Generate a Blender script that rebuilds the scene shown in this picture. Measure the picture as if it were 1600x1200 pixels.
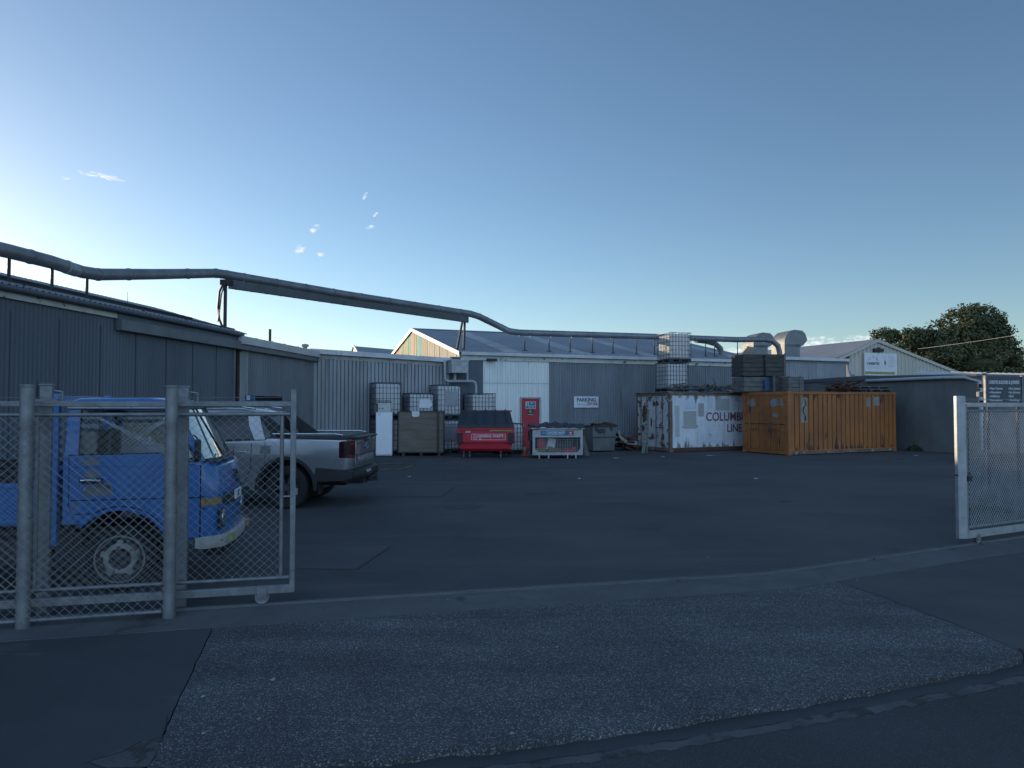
import bpy, bmesh, math, random
from mathutils import Vector, Matrix, noise as mnoise
random.seed(7)
R = math.radians
for o in list(bpy.data.objects): bpy.data.objects.remove(o)
SC = bpy.context.scene
# ------------------------------------------------------------------ camera
FPX, HY, CZ = 1110.0, 632.0, 1.95          # focal length in photo pixels, horizon row, eye height
cam = bpy.data.objects.new('camera', bpy.data.cameras.new('camera'))
SC.collection.objects.link(cam); SC.camera = cam
cam.data.sensor_width = 36; cam.data.lens = 36*FPX/1600
cam.location = (0, 0, CZ); cam.rotation_euler = (R(90)+math.atan((HY-600)/FPX), 0, 0)
cam.data.clip_start = .05; cam.data.clip_end = 3000
# ------------------------------------------------------------------ sun and sky
SUN_AZ, SUN_EL = R(-48), R(8.5)            # azimuth from +Y towards +X
sl = bpy.data.lights.new('sun', 'SUN'); sl.energy = 3.2; sl.angle = R(.5); sl.color = (1, .80, .56)
sun = bpy.data.objects.new('sun', sl); SC.collection.objects.link(sun)
sd = Vector((math.sin(SUN_AZ)*math.cos(SUN_EL), math.cos(SUN_AZ)*math.cos(SUN_EL), math.sin(SUN_EL)))
sun.rotation_euler = sd.to_track_quat('Z', 'Y').to_euler()
W = bpy.data.worlds.new('World'); SC.world = W; W.use_nodes = True
wn, wl = W.node_tree.nodes, W.node_tree.links; wn.clear()
sky = wn.new('ShaderNodeTexSky'); sky.sky_type = 'NISHITA'; sky.sun_disc = False
sky.sun_elevation = SUN_EL; sky.sun_rotation = SUN_AZ
sky.altitude = 0; sky.air_density = .87; sky.dust_density = .20; sky.ozone_density = 2.2
bg = wn.new('ShaderNodeBackground'); bg.inputs[1].default_value = .15
wo = wn.new('ShaderNodeOutputWorld'); wl.new(bg.outputs[0], wo.inputs[0])
tc = wn.new('ShaderNodeTexCoord'); sep = wn.new('ShaderNodeSeparateXYZ'); wl.new(tc.outputs['Generated'], sep.inputs[0])
def M(op, a, b=None, c=None, nodes=wn, links=wl, clamp=False):
    n = nodes.new('ShaderNodeMath'); n.operation = op; n.use_clamp = clamp
    for i, v in enumerate((a, b, c)):
        if v is None: continue
        if isinstance(v, (int, float)): n.inputs[i].default_value = v
        else: links.new(v, n.inputs[i])
    return n.outputs[0]
az = M('ARCTAN2', sep.outputs[0], sep.outputs[1]); el = M('ARCSINE', sep.outputs[2])
cv = wn.new('ShaderNodeCombineXYZ'); wl.new(M('MULTIPLY', az, 1.0), cv.inputs[0]); wl.new(M('MULTIPLY', el, 2.6), cv.inputs[1])
cn = wn.new('ShaderNodeTexNoise'); cn.inputs['Scale'].default_value = 95; cn.inputs['Detail'].default_value = 6; cn.inputs['Roughness'].default_value = .65
wl.new(cv.outputs[0], cn.inputs['Vector'])
tot = None
for (px, py, wx, wy, tilt) in [(158,273,52,6,.05),(94,275,12,3,0),(466,388,12,9,-.4),(490,357,10,9,-.5),(569,302,6,7,-.9),(585,333,5,4,-.7),(577,353,10,4,-.3),(500,396,7,5,0),
                         (1275,536,48,15,.0),(1345,530,45,9,0),(1225,542,30,9,0),(1160,549,40,8,0)]:
    k = (px-800)/FPX; a0 = math.atan(k); e0 = math.atan((HY-py)/FPX*math.cos(a0))
    su, sv = wx/FPX*math.cos(a0)**2, wy/FPX*math.cos(a0)
    da = M('SUBTRACT', az, a0); de = M('SUBTRACT', el, e0)
    de = M('MULTIPLY_ADD', da, tilt, de)
    r2 = M('ADD', M('POWER', M('ABSOLUTE', M('DIVIDE', da, su)), 2), M('POWER', M('ABSOLUTE', M('DIVIDE', de, sv)), 2))
    m = M('SUBTRACT', 1, r2, clamp=True)
    tot = m if tot is None else M('MAXIMUM', tot, m)
dens = M('MULTIPLY', M('SUBTRACT', M('ADD', M('MULTIPLY', M('POWER', tot, .5), .36), cn.outputs['Fac']), .74), 4.0, clamp=True)
dens = M('MULTIPLY', dens, M('MULTIPLY', tot, 3, clamp=True), clamp=True)
cm = wn.new('ShaderNodeMix'); cm.data_type = 'RGBA'
wl.new(dens, cm.inputs[0])
wl.new(sky.outputs[0], cm.inputs[6]); cm.inputs[7].default_value = (5.6, 5.7, 5.9, 1)
# bluish fill glow added to the unseen sky behind the camera to brighten facing walls
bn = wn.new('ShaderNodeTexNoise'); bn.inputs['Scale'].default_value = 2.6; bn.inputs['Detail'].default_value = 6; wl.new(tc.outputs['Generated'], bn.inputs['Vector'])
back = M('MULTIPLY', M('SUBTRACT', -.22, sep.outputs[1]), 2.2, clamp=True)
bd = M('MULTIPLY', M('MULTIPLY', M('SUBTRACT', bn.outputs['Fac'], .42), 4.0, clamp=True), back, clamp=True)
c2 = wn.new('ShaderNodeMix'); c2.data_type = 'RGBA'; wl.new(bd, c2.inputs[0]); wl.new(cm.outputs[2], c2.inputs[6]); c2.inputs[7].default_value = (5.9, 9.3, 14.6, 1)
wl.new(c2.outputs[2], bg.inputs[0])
SC.view_settings.view_transform = 'Standard'; SC.view_settings.look = 'None'
SC.view_settings.exposure = 0.27; SC.view_settings.gamma = 1
try: SC.cycles.use_denoising = True
except Exception: pass
SC.cycles.max_bounces = 8; SC.cycles.transparent_max_bounces = 24
# ------------------------------------------------------------------ helpers
def pm(name, c1, c2=None, scale=3.0, rough=.7, metal=0.0, stretch=(1, 1, 1), bump=0.0, bscale=None, spots=None, detail=5, lo=.35, hi=.65, spec=.5, coat=0.0, fine=None, streak=None):
    """procedural painted / worn surface; spots=(colour, scale, threshold[, stretch])"""
    m = bpy.data.materials.new(name); m.use_nodes = True
    N, L = m.node_tree.nodes, m.node_tree.links
    b = N['Principled BSDF']; b.inputs['Roughness'].default_value = rough; b.inputs['Metallic'].default_value = metal
    b.inputs['Specular IOR Level'].default_value = spec; b.inputs['Coat Weight'].default_value = coat
    t = N.new('ShaderNodeTexCoord')
    def noi(sc, st, dt=detail):
        mp = N.new('ShaderNodeMapping'); mp.inputs['Scale'].default_value = st; L.new(t.outputs['Object'], mp.inputs[0])
        n = N.new('ShaderNodeTexNoise'); n.inputs['Scale'].default_value = sc; n.inputs['Detail'].default_value = dt; n.inputs['Roughness'].default_value = .62
        L.new(mp.outputs[0], n.inputs['Vector']); return n.outputs['Fac']
    def ramp(f, a, bb):
        r = N.new('ShaderNodeMapRange'); r.inputs[1].default_value = a; r.inputs[2].default_value = bb; L.new(f, r.inputs[0]); return r.outputs[0]
    def mix(f, A, B, mode='MIX'):
        x = N.new('ShaderNodeMix'); x.data_type = 'RGBA'; x.blend_type = mode
        if isinstance(f, float): x.inputs[0].default_value = f
        else: L.new(f, x.inputs[0])
        for i, v in ((6, A), (7, B)):
            if isinstance(v, tuple): x.inputs[i].default_value = (*v, 1)
            else: L.new(v, x.inputs[i])
        return x.outputs[2]
    c2 = c2 or tuple(x*.8 for x in c1)
    col = mix(ramp(noi(scale, stretch), lo, hi), c1, c2)
    if streak: col = mix(ramp(noi(streak[1], streak[3] if len(streak) > 3 else (6, 6, .25)), streak[2], streak[2]+.18), col, streak[0])
    if fine: col = mix(ramp(noi(fine[1], (1, 1, 1), 3), fine[2], fine[2]+.12), col, fine[0])
    if spots:
        for s in (spots if isinstance(spots, list) else [spots]):
            col = mix(ramp(noi(s[1], s[3] if len(s) > 3 else (1, 1, 1)), s[2], s[2]+.05), col, s[0])
    L.new(col, b.inputs['Base Color'])
    rr = N.new('ShaderNodeMapRange'); rr.inputs[3].default_value = max(.02, rough-.12); rr.inputs[4].default_value = min(1, rough+.12)
    L.new(noi(scale*2.3, stretch), rr.inputs[0]); L.new(rr.outputs[0], b.inputs['Roughness'])
    if bump:
        bp = N.new('ShaderNodeBump'); bp.inputs['Strength'].default_value = bump; bp.inputs['Distance'].default_value = .02
        L.new(noi(bscale or scale*8, (1, 1, 1)), bp.inputs['Height']); L.new(bp.outputs[0], b.inputs['Normal'])
    return m
def glass(name, tint, fac=.0):
    m = bpy.data.materials.new(name); m.use_nodes = True
    N, L = m.node_tree.nodes, m.node_tree.links; N.clear()
    o = N.new('ShaderNodeOutputMaterial'); tr = N.new('ShaderNodeBsdfTransparent'); tr.inputs[0].default_value = (*tint, 1)
    g = N.new('ShaderNodeBsdfGlossy'); g.inputs['Roughness'].default_value = .04
    f = N.new('ShaderNodeFresnel'); f.inputs[0].default_value = 1.5
    a = N.new('ShaderNodeMath'); a.operation = 'ADD'; a.inputs[1].default_value = fac; L.new(f.outputs[0], a.inputs[0])
    x = N.new('ShaderNodeMixShader'); L.new(a.outputs[0], x.inputs[0]); L.new(tr.outputs[0], x.inputs[1]); L.new(g.outputs[0], x.inputs[2])
    L.new(x.outputs[0], o.inputs[0]); return m
def translucent(name, c, t=.5):
    m = bpy.data.materials.new(name); m.use_nodes = True
    N, L = m.node_tree.nodes, m.node_tree.links; b = N['Principled BSDF']; o = N['Material Output']
    no = N.new('ShaderNodeTexNoise'); no.inputs['Scale'].default_value = 2.5; no.inputs['Detail'].default_value = 4
    tc = N.new('ShaderNodeTexCoord'); L.new(tc.outputs['Object'], no.inputs['Vector'])
    cr = N.new('ShaderNodeMix'); cr.data_type = 'RGBA'; cr.inputs[6].default_value = (*[v*.82 for v in c], 1); cr.inputs[7].default_value = (*c, 1)
    L.new(no.outputs['Fac'], cr.inputs[0]); L.new(cr.outputs[2], b.inputs['Base Color']); b.inputs['Roughness'].default_value = .45
    tr = N.new('ShaderNodeBsdfTranslucent'); L.new(cr.outputs[2], tr.inputs[0])
    x = N.new('ShaderNodeMixShader'); x.inputs[0].default_value = t
    L.new(b.outputs[0], x.inputs[1]); L.new(tr.outputs[0], x.inputs[2]); L.new(x.outputs[0], o.inputs[0]); return m
class MB:
    def __init__(s): s.bm = bmesh.new(); s.mi = 0
    def face(s, pts):
        try:
            f = s.bm.faces.new([s.bm.verts.new(p) for p in pts]); f.material_index = s.mi; return f
        except ValueError: return None
    def box(s, c, d, rot=None):
        cx, cy, cz = c; hx, hy, hz = d[0]/2, d[1]/2, d[2]/2
        V = [Vector((sx*hx, sy*hy, sz*hz)) for sz in (-1, 1) for sy in (-1, 1) for sx in (-1, 1)]
        if rot is not None: V = [rot @ v for v in V]
        vs = [s.bm.verts.new(v+Vector(c)) for v in V]
        for q in ((0, 2, 3, 1), (4, 5, 7, 6), (0, 1, 5, 4), (2, 6, 7, 3), (0, 4, 6, 2), (1, 3, 7, 5)):
            s.bm.faces.new([vs[i] for i in q]).material_index = s.mi
        return s
    def b2(s, a, b):    # box by corners
        return s.box([(a[i]+b[i])/2 for i in range(3)], [abs(b[i]-a[i]) for i in range(3)])
    def tube(s, path, r, n=8, closed=False, caps=True):
        P = [Vector(p) for p in path]; rings = []
        rs = r if isinstance(r, (list, tuple)) else [r]*len(P)
        up = Vector((0, 0, 1)); prev = None
        for i, p in enumerate(P):
            if closed: t = (P[(i+1) % len(P)]-P[i-1])
            else: t = (P[min(i+1, len(P)-1)]-P[max(i-1, 0)])
            t.normalize()
            if prev is None:
                a = t.cross(up)
                if a.length < 1e-3: a = t.cross(Vector((1, 0, 0)))
            else: a = prev-t*prev.dot(t)
            a.normalize(); prev = a.copy(); b = t.cross(a)
            rings.append([s.bm.verts.new(p+rs[i]*(a*math.cos(2*math.pi*j/n+.4)+b*math.sin(2*math.pi*j/n+.4))) for j in range(n)])
        m = len(P)
        for i in range(m if closed else m-1):
            A, B = rings[i], rings[(i+1) % m]
            for j in range(n): s.bm.faces.new([A[j], A[(j+1) % n], B[(j+1) % n], B[j]]).material_index = s.mi
        if caps and not closed:
            for q in (rings[0][::-1], rings[-1]): s.bm.faces.new(q).material_index = s.mi
        return s
    def prism(s, pts, axis, a, b):
        """2-D outline (list of pairs) swept along axis 'x','y','z' from a to b"""
        f = {'x': lambda p, t: (t, p[0], p[1]), 'y': lambda p, t: (p[0], t, p[1]), 'z': lambda p, t: (p[0], p[1], t)}[axis]
        A = [s.bm.verts.new(f(p, a)) for p in pts]; B = [s.bm.verts.new(f(p, b)) for p in pts]
        n = len(pts)
        for i in range(n): s.bm.faces.new([A[i], A[(i+1) % n], B[(i+1) % n], B[i]]).material_index = s.mi
        s.bm.faces.new(A[::-1]).material_index = s.mi; s.bm.faces.new(B).material_index = s.mi
        return s
    def loft(s, rings, caps=True):
        V = [[s.bm.verts.new(p) for p in r] for r in rings]; n = len(rings[0])
        for i in range(len(V)-1):
            for j in range(n):
                try: s.bm.faces.new([V[i][j], V[i][(j+1) % n], V[i+1][(j+1) % n], V[i+1][j]]).material_index = s.mi
                except ValueError: pass
        if caps:
            s.bm.faces.new(V[0][::-1]).material_index = s.mi; s.bm.faces.new(V[-1]).material_index = s.mi
        return s
    def lathe(s, prof, c, axis='y', n=28, caps=None):
        """prof: list of (radius, along)"""
        rings = []
        for (r, a) in prof:
            rg = []
            for j in range(n):
                t = 2*math.pi*j/n; q = (r*math.cos(t), r*math.sin(t))
                p = {'y': (q[0], a, q[1]), 'z': (q[0], q[1], a), 'x': (a, q[0], q[1])}[axis]
                rg.append(Vector(p)+Vector(c))
            rings.append(rg)
        if caps is None: caps = prof[0][0] < .002 and prof[-1][0] < .002
        if not caps: rings.append([v.copy() for v in rings[0]])
        return s.loft(rings, caps=bool(caps))
    def corr(s, p0, u, v, ul, vl, nrm, pitch=.1, amp=.012, shape='sin', v2=None):
        """corrugated sheet: waves run along v, repeat along u. v2(fraction)->length lets the top edge slope"""
        u, v, nrm, p0 = Vector(u).normalized(), Vector(v).normalized(), Vector(nrm).normalized(), Vector(p0)
        offs = [(0, 0), (.17, .5), (.33, 1), (.5, 1), (.67, .5), (.83, 0)] if shape == 'sin' else [(0, 0), (.30, 0), (.42, 1), (.72, 1), (.86, 0)]
        if shape == 'groove': offs = [(0, 1), (.74, 1), (.80, 0), (.92, 0), (.985, 1)]
        if shape == 'rib': offs = [(0, 0), (.78, 0), (.84, 1), (.92, 1), (.98, 0)]
        k = max(1, int(round(ul/pitch))); pt = ul/k; xs = []
        for i in range(k):
            for (a, h) in offs: xs.append(((i+a)*pt, h))
        xs.append((ul, 0)); prev = None
        for (x, h) in xs:
            L_ = v2(x/ul) if v2 else vl
            a = p0+u*x+nrm*(amp*(h-.5)*2)
            cur = (s.bm.verts.new(a), s.bm.verts.new(a+v*L_))
            if prev: s.bm.faces.new([prev[0], cur[0], cur[1], prev[1]]).material_index = s.mi
            prev = cur
        return s
    def build(s, name, mats, parent=None, bevel=0, smooth=None, seg=2, loc=None):
        bmesh.ops.recalc_face_normals(s.bm, faces=s.bm.faces)
        me = bpy.data.meshes.new(name); s.bm.to_mesh(me); s.bm.free()
        for m in (mats if isinstance(mats, (list, tuple)) else [mats]): me.materials.append(m)
        if smooth is not None:
            me.shade_smooth(); me.set_sharp_from_angle(angle=R(smooth))
        o = bpy.data.objects.new(name, me); SC.collection.objects.link(o)
        if parent: o.parent = parent
        if loc: o.location = loc
        if bevel:
            b = o.modifiers.new('bevel', 'BEVEL'); b.width = bevel; b.segments = seg; b.limit_method = 'ANGLE'; b.angle_limit = R(40)
            if smooth is None: me.shade_smooth(); me.set_sharp_from_angle(angle=R(35))
        return o
def islands(o):
    """every loose piece of the mesh becomes a part object of its own"""
    bm = bmesh.new(); bm.from_mesh(o.data); seen = set(); groups = []
    for v in bm.verts:
        if v.index in seen: continue
        st = [v]; seen.add(v.index); g = []
        while st:
            x = st.pop(); g.append(x.index)
            for e in x.link_edges:
                w = e.other_vert(x)
                if w.index not in seen: seen.add(w.index); st.append(w)
        groups.append(g)
    bm.free(); me = o.data; out = []
    for g in groups:
        m = {v: i for i, v in enumerate(g)}; n = bpy.data.meshes.new(o.name.split('.')[0])
        n.from_pydata([me.vertices[v].co for v in g], [], [[m[v] for v in p.vertices] for p in me.polygons if p.vertices[0] in m])
        for mt in me.materials: n.materials.append(mt)
        n.shade_smooth(); n.set_sharp_from_angle(angle=R(35))
        c = o.copy(); c.data = n; SC.collection.objects.link(c); out.append(c)
    bpy.data.objects.remove(o); return out
def tag(o, label=None, cat=None, group=None, kind=None):
    if label: o['label'] = label
    if cat: o['category'] = cat
    if group: o['group'] = group
    if kind: o['kind'] = kind
    return o
def thing(name, label, cat, loc=(0, 0, 0), rz=0, group=None):
    o = bpy.data.objects.new(name, None); SC.collection.objects.link(o); o.location = loc; o.rotation_euler = (0, 0, rz)
    o.empty_display_size = .2
    return tag(o, label, cat, group)
def text(name, body, mat, parent, loc, rot, size, ext=.003, sx=1.0, align='CENTER'):
    c = bpy.data.curves.new(name, 'FONT'); c.body = body; c.size = size; c.align_x = align; c.align_y = 'CENTER'; c.extrude = ext; c.offset = size*.018
    to = bpy.data.objects.new('tmp', c); SC.collection.objects.link(to)
    bpy.context.view_layer.update()
    me = bpy.data.meshes.new_from_object(to.evaluated_get(bpy.context.evaluated_depsgraph_get()))
    bpy.data.objects.remove(to); bpy.data.curves.remove(c)
    me.transform(Matrix.Diagonal((sx, 1, 1, 1)) if sx != 1 else Matrix())
    me.materials.clear(); me.materials.append(mat)
    o = bpy.data.objects.new(name, me); SC.collection.objects.link(o); o.parent = parent; o.location = loc; o.rotation_euler = rot
    return o
def kids(o): return [c for c in bpy.data.objects if c.parent == o]
def copy_tree(o, parent=None):
    c = o.copy(); SC.collection.objects.link(c)
    if parent: c.parent = parent
    for ch in kids(o): copy_tree(ch, c)
    return c
def rotm(ax, deg): return Matrix.Rotation(R(deg), 3, ax)
def fbm(x, y=0, z=0): return mnoise.fractal(Vector((x, y, z)), .8, 2.0, 4)
FRONT = (R(90), 0, 0)     # text facing -y
# ------------------------------------------------------------------ materials
m_yard = pm('yard_asphalt', (.042, .045, .048), (.070, .073, .075), .28, .88, bump=.5, bscale=90, fine=((.10, .10, .10), 160, .60), spots=[((.032, .034, .037), .5, .62), ((.088, .092, .095), 5.5, .70)], streak=((.078, .082, .086), .55, .54, (.35, 1.6, 1)), detail=9)
m_patch = pm('patch_asphalt', (.066, .067, .070), (.078, .079, .08), .8, .9, bump=.5, bscale=100, fine=((.12, .12, .12), 150, .60))
m_road = pm('road_asphalt', (.034, .036, .040), (.048, .050, .054), .7, .85, bump=.8, bscale=70, fine=((.11, .115, .125), 95, .56), detail=7)
m_path = pm('smooth_path', (.036, .040, .044), (.052, .056, .060), .6, .8, bump=.35, bscale=120, fine=((.09, .09, .095), 130, .60), spots=[((.085, .087, .09), .9, .62, (.4, 1.6, 1))])
m_conc = pm('track_concrete', (.105, .108, .112), (.075, .077, .080), 1.6, .9, bump=.5, bscale=60, fine=((.15, .15, .15), 90, .6), spots=[((.05, .05, .05), 1.3, .62)])
m_path2 = pm('speckled_path', (.050, .053, .057), (.068, .071, .075), .8, .85, bump=.6, bscale=110, fine=((.12, .125, .13), 120, .56))
m_gut = pm('gutter_concrete', (.098, .102, .106), (.062, .064, .067), 3.5, .9, bump=.8, bscale=40, spots=[((.04, .04, .04), 5, .56)])
m_earth = pm('earth', (.05, .048, .045), (.035, .035, .033), 2, .95, bump=.6)
def aggregate():
    m = bpy.data.materials.new('exposed_aggregate'); m.use_nodes = True
    N, L = m.node_tree.nodes, m.node_tree.links; b = N['Principled BSDF']; b.inputs['Roughness'].default_value = .8
    t = N.new('ShaderNodeTexCoord')
    v = N.new('ShaderNodeTexVoronoi'); v.inputs['Scale'].default_value = 125; L.new(t.outputs['Object'], v.inputs['Vector'])
    n = N.new('ShaderNodeTexNoise'); n.inputs['Scale'].default_value = 1.3; n.inputs['Detail'].default_value = 7; n.inputs['Roughness'].default_value = .6; L.new(t.outputs['Object'], n.inputs['Vector'])
    s = N.new('ShaderNodeSeparateColor'); L.new(v.outputs['Color'], s.inputs[0])
    r = N.new('ShaderNodeValToRGB'); L.new(s.outputs[0], r.inputs[0]); e = r.color_ramp.elements
    e[0].position = 0; e[0].color = (.034, .037, .041, 1); e[1].position = 1; e[1].color = (.30, .31, .33, 1)
    for p, c in ((.45, .050), (.70, .078), (.88, .125)): x = e.new(p); x.color = (c, c*1.03, c*1.08, 1)
    d = N.new('ShaderNodeMapRange'); d.inputs[1].default_value = .34; d.inputs[2].default_value = .66; d.inputs[3].default_value = .82; d.inputs[4].default_value = 1.16; L.new(n.outputs['Fac'], d.inputs[0])
    x = N.new('ShaderNodeMix'); x.data_type = 'RGBA'; x.blend_type = 'MULTIPLY'; x.inputs[0].default_value = 1; L.new(r.outputs[0], x.inputs[6])
    mp = N.new('ShaderNodeMapping'); mp.inputs['Rotation'].default_value = (0, 0, R(-24)); mp.inputs['Scale'].default_value = (.35, 2.6, 1); L.new(t.outputs['Object'], mp.inputs[0])
    n2 = N.new('ShaderNodeTexNoise'); n2.inputs['Scale'].default_value = .9; n2.inputs['Detail'].default_value = 8; n2.inputs['Roughness'].default_value = .62; L.new(mp.outputs[0], n2.inputs['Vector'])
    d2 = N.new('ShaderNodeMapRange'); d2.inputs[1].default_value = .38; d2.inputs[2].default_value = .64; d2.inputs[3].default_value = .80; d2.inputs[4].default_value = 1.24; L.new(n2.outputs['Fac'], d2.inputs[0])
    dd_ = N.new('ShaderNodeMath'); dd_.operation = 'MULTIPLY'; L.new(d.outputs[0], dd_.inputs[0]); L.new(d2.outputs[0], dd_.inputs[1])
    cc = N.new('ShaderNodeCombineColor'); [L.new(dd_.outputs[0], cc.inputs[i]) for i in range(3)]; L.new(cc.outputs[0], x.inputs[7])
    L.new(x.outputs[2], b.inputs['Base Color'])
    bp = N.new('ShaderNodeBump'); bp.inputs['Strength'].default_value = .8; bp.inputs['Distance'].default_value = .006; bp.invert = True
    L.new(v.outputs['Distance'], bp.inputs['Height']); L.new(bp.outputs[0], b.inputs['Normal']); return m
m_agg = aggregate()
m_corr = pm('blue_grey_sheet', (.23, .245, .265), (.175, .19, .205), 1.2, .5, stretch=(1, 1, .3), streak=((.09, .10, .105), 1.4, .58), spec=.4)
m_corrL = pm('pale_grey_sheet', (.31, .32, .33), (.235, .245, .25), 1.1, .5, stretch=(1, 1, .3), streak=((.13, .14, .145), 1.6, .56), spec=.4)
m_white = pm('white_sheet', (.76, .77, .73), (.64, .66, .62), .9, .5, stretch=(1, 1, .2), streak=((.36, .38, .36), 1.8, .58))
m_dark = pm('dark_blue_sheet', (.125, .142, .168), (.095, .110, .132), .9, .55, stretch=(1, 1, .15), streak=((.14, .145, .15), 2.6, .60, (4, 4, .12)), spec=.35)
m_trim = pm('grey_trim', (.16, .17, .18), (.12, .125, .13), 2, .5)
m_gutter = pm('pale_gutter', (.56, .565, .565), (.44, .45, .45), 1.5, .45, streak=((.2, .2, .2), 3, .6))
m_cream = pm('peeling_white_fascia', (.58, .58, .52), (.46, .47, .43), 3, .6, spots=[((.13, .12, .10), 5, .60)])
m_roof = pm('grey_roof', (.26, .27, .295), (.21, .22, .245), .5, .55, stretch=(1, 1, 1))
m_roofdk = pm('dark_roof', (.10, .11, .13), (.07, .08, .095), .8, .5)
m_sky = pm('skylight_sheet', (.42, .43, .41), (.29, .30, .31), 1.2, .5)
m_duct = pm('galv_duct', (.25, .26, .275), (.17, .18, .195), 2.2, .45, metal=.35, spots=[((.30, .31, .32), 3, .66)])
m_galv = pm('galvanised', (.235, .245, .25), (.145, .15, .155), 7, .5, metal=.45, spots=[((.16, .15, .14), 9, .62)], bump=.15)
m_galvL = pm('bright_galvanised', (.38, .39, .40), (.27, .28, .29), 6, .45, metal=.4, bump=.1)
m_wire = pm('mesh_wire', (.30, .30, .29), (.20, .20, .20), 9, .5, metal=.5)
m_black = pm('black_plastic', (.012, .013, .014), (.02, .021, .022), 4, .55)
m_rub = pm('rubber', (.010, .010, .011), (.018, .017, .017), 6, .85, bump=.2)
m_dkmetal = pm('dark_steel', (.045, .045, .05), (.03, .03, .032), 5, .6, metal=.3)
m_blue = pm('blue_truck_paint', (.030, .145, .39), (.024, .11, .31), 1.1, .28, spots=[((.13, .14, .16), 6.5, .69)], coat=.5, fine=((.05, .13, .36), 40, .62))
m_primer = pm('worn_primer', (.17, .18, .18), (.10, .12, .16), 14, .8)
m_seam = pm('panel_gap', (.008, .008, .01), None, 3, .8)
m_glass = glass('window_glass', (.62, .68, .70), .02)
m_wglass = glass('windscreen_glass', (.45, .5, .5), .42)
m_tint = pm('tinted_glass', (.005, .007, .010), (.007, .009, .012), 1, .08, spec=.35)
m_silver = pm('silver_paint', (.25, .255, .265), (.235, .24, .25), .6, .25, metal=.55, coat=.6)
m_chrome = pm('bright_metal', (.65, .65, .66), (.5, .5, .5), 5, .2, metal=.9)
m_offwhite = pm('off_white_paint', (.38, .38, .36), (.26, .26, .25), 5, .6, spots=[((.12, .10, .08), 12, .62)])
m_amber = pm('amber_lens', (.35, .20, .06), (.24, .15, .06), 8, .35)
m_redlens = pm('red_lens', (.30, .01, .02), (.14, .006, .01), 8, .15, coat=.6)
m_seat = pm('tan_seat', (.26, .22, .15), (.14, .12, .09), 6, .9)
m_dkduct = pm('dark_duct', (.10, .108, .12), (.07, .076, .086), 2.5, .5, metal=.2)
m_joint = pm('panel_joint_strip', (.07, .078, .09), None, 3, .7)
m_red = pm('red_bin_paint', (.52, .016, .038), (.40, .013, .03), 2.0, .42, streak=((.15, .02, .03), 3, .60), coat=.1)
m_reddoor = pm('red_door_paint', (.42, .018, .035), (.34, .016, .03), 1.4, .5)
m_paper = pm('white_vinyl', (.68, .69, .70), (.58, .60, .62), 3, .5)
m_ink = pm('dark_ink', (.02, .025, .05), None, 3, .6)
m_redink = pm('faded_red_ink', (.30, .08, .09), (.36, .15, .16), 12, .6)
m_fade = pm('faded_ink', (.42, .44, .46), (.5, .52, .54), 12, .6)
m_bluesign = pm('blue_vinyl', (.03, .16, .26), (.02, .10, .20), 4, .5)
m_redsign = pm('red_vinyl', (.55, .05, .05), (.45, .04, .04), 4, .5)
m_olive = pm('olive_strip', (.30, .30, .08), (.20, .20, .08), 6, .5)
m_navy = pm('slate_board', (.035, .05, .06), (.05, .06, .07), 3, .5)
m_tank = translucent('ibc_plastic', (.90, .89, .88), .42)
m_cage = pm('cage_steel', (.10, .11, .13), (.06, .07, .09), 8, .5, metal=.4)
m_plate = pm('cage_plate', (.28, .29, .31), (.22, .23, .25), 5, .5, metal=.3)
m_wood = pm('crate_plywood', (.20, .165, .13), (.13, .105, .085), 2.2, .85, stretch=(.5, 1, 4), bump=.2, spots=[((.06, .05, .04), 5, .68)])
m_wooddk = pm('weathered_timber', (.085, .08, .07), (.04, .04, .036), 4, .9, stretch=(.5, 1, 4), bump=.3)
m_woodgr = pm('grey_timber', (.17, .165, .15), (.09, .09, .085), 4, .9, stretch=(.6, 1, 4), bump=.3)
m_crateblue = pm('blue_tarp', (.03, .09, .22), (.02, .06, .15), 5, .6)
m_fridge = pm('white_enamel', (.80, .81, .83), (.76, .77, .79), 2, .35)
m_appl = pm('cream_enamel', (.60, .60, .56), (.42, .42, .38), 9, .5, spots=[((.05, .05, .05), 14, .66)])
m_cyel = pm('ochre_container', (.36, .128, .032), (.25, .088, .026), 1.2, .6, streak=((.17, .075, .035), 2.0, .56), spots=[((.10, .045, .03), 1.6, .63, (1, 1, .5)), ((.07, .035, .02), 9, .68)], stretch=(1, 1, .5))
m_cwht = pm('white_container', (.68, .70, .72), (.54, .57, .60), 1.1, .6, streak=((.30, .31, .30), 2.2, .56), spots=[((.34, .35, .30), 1.6, .60, (1, 1, 1.6)), ((.13, .06, .04), 5.0, .69)])
m_cwhtdoor = pm('rusty_white_door', (.50, .52, .52), (.40, .42, .43), 2, .65, spots=[((.12, .045, .03), 2.6, .57), ((.05, .03, .028), 6, .62)])
m_rustfr = pm('rusty_frame', (.20, .14, .10), (.10, .06, .045), 3, .8, spots=[((.33, .31, .27), 4, .60)])
m_rust = pm('rust', (.12, .055, .035), (.06, .035, .028), 6, .9, bump=.4)
m_moss = pm('grey_grime', (.30, .30, .28), (.20, .20, .18), 6, .8)
m_disc = pm('dirty_wheel_paint', (.30, .30, .28), (.16, .15, .14), 9, .7, spots=[((.07, .05, .04), 16, .60)])
m_tar = pm('dark_base', (.010, .010, .010), (.022, .018, .016), 5, .9)
m_patchgr = pm('scraped_patch', (.26, .27, .27), (.19, .17, .13), 6, .7, spots=[((.35, .15, .04), 9, .60)])
m_lid = pm('lid_plastic', (.020, .026, .034), (.032, .040, .052), 5, .5)
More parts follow.
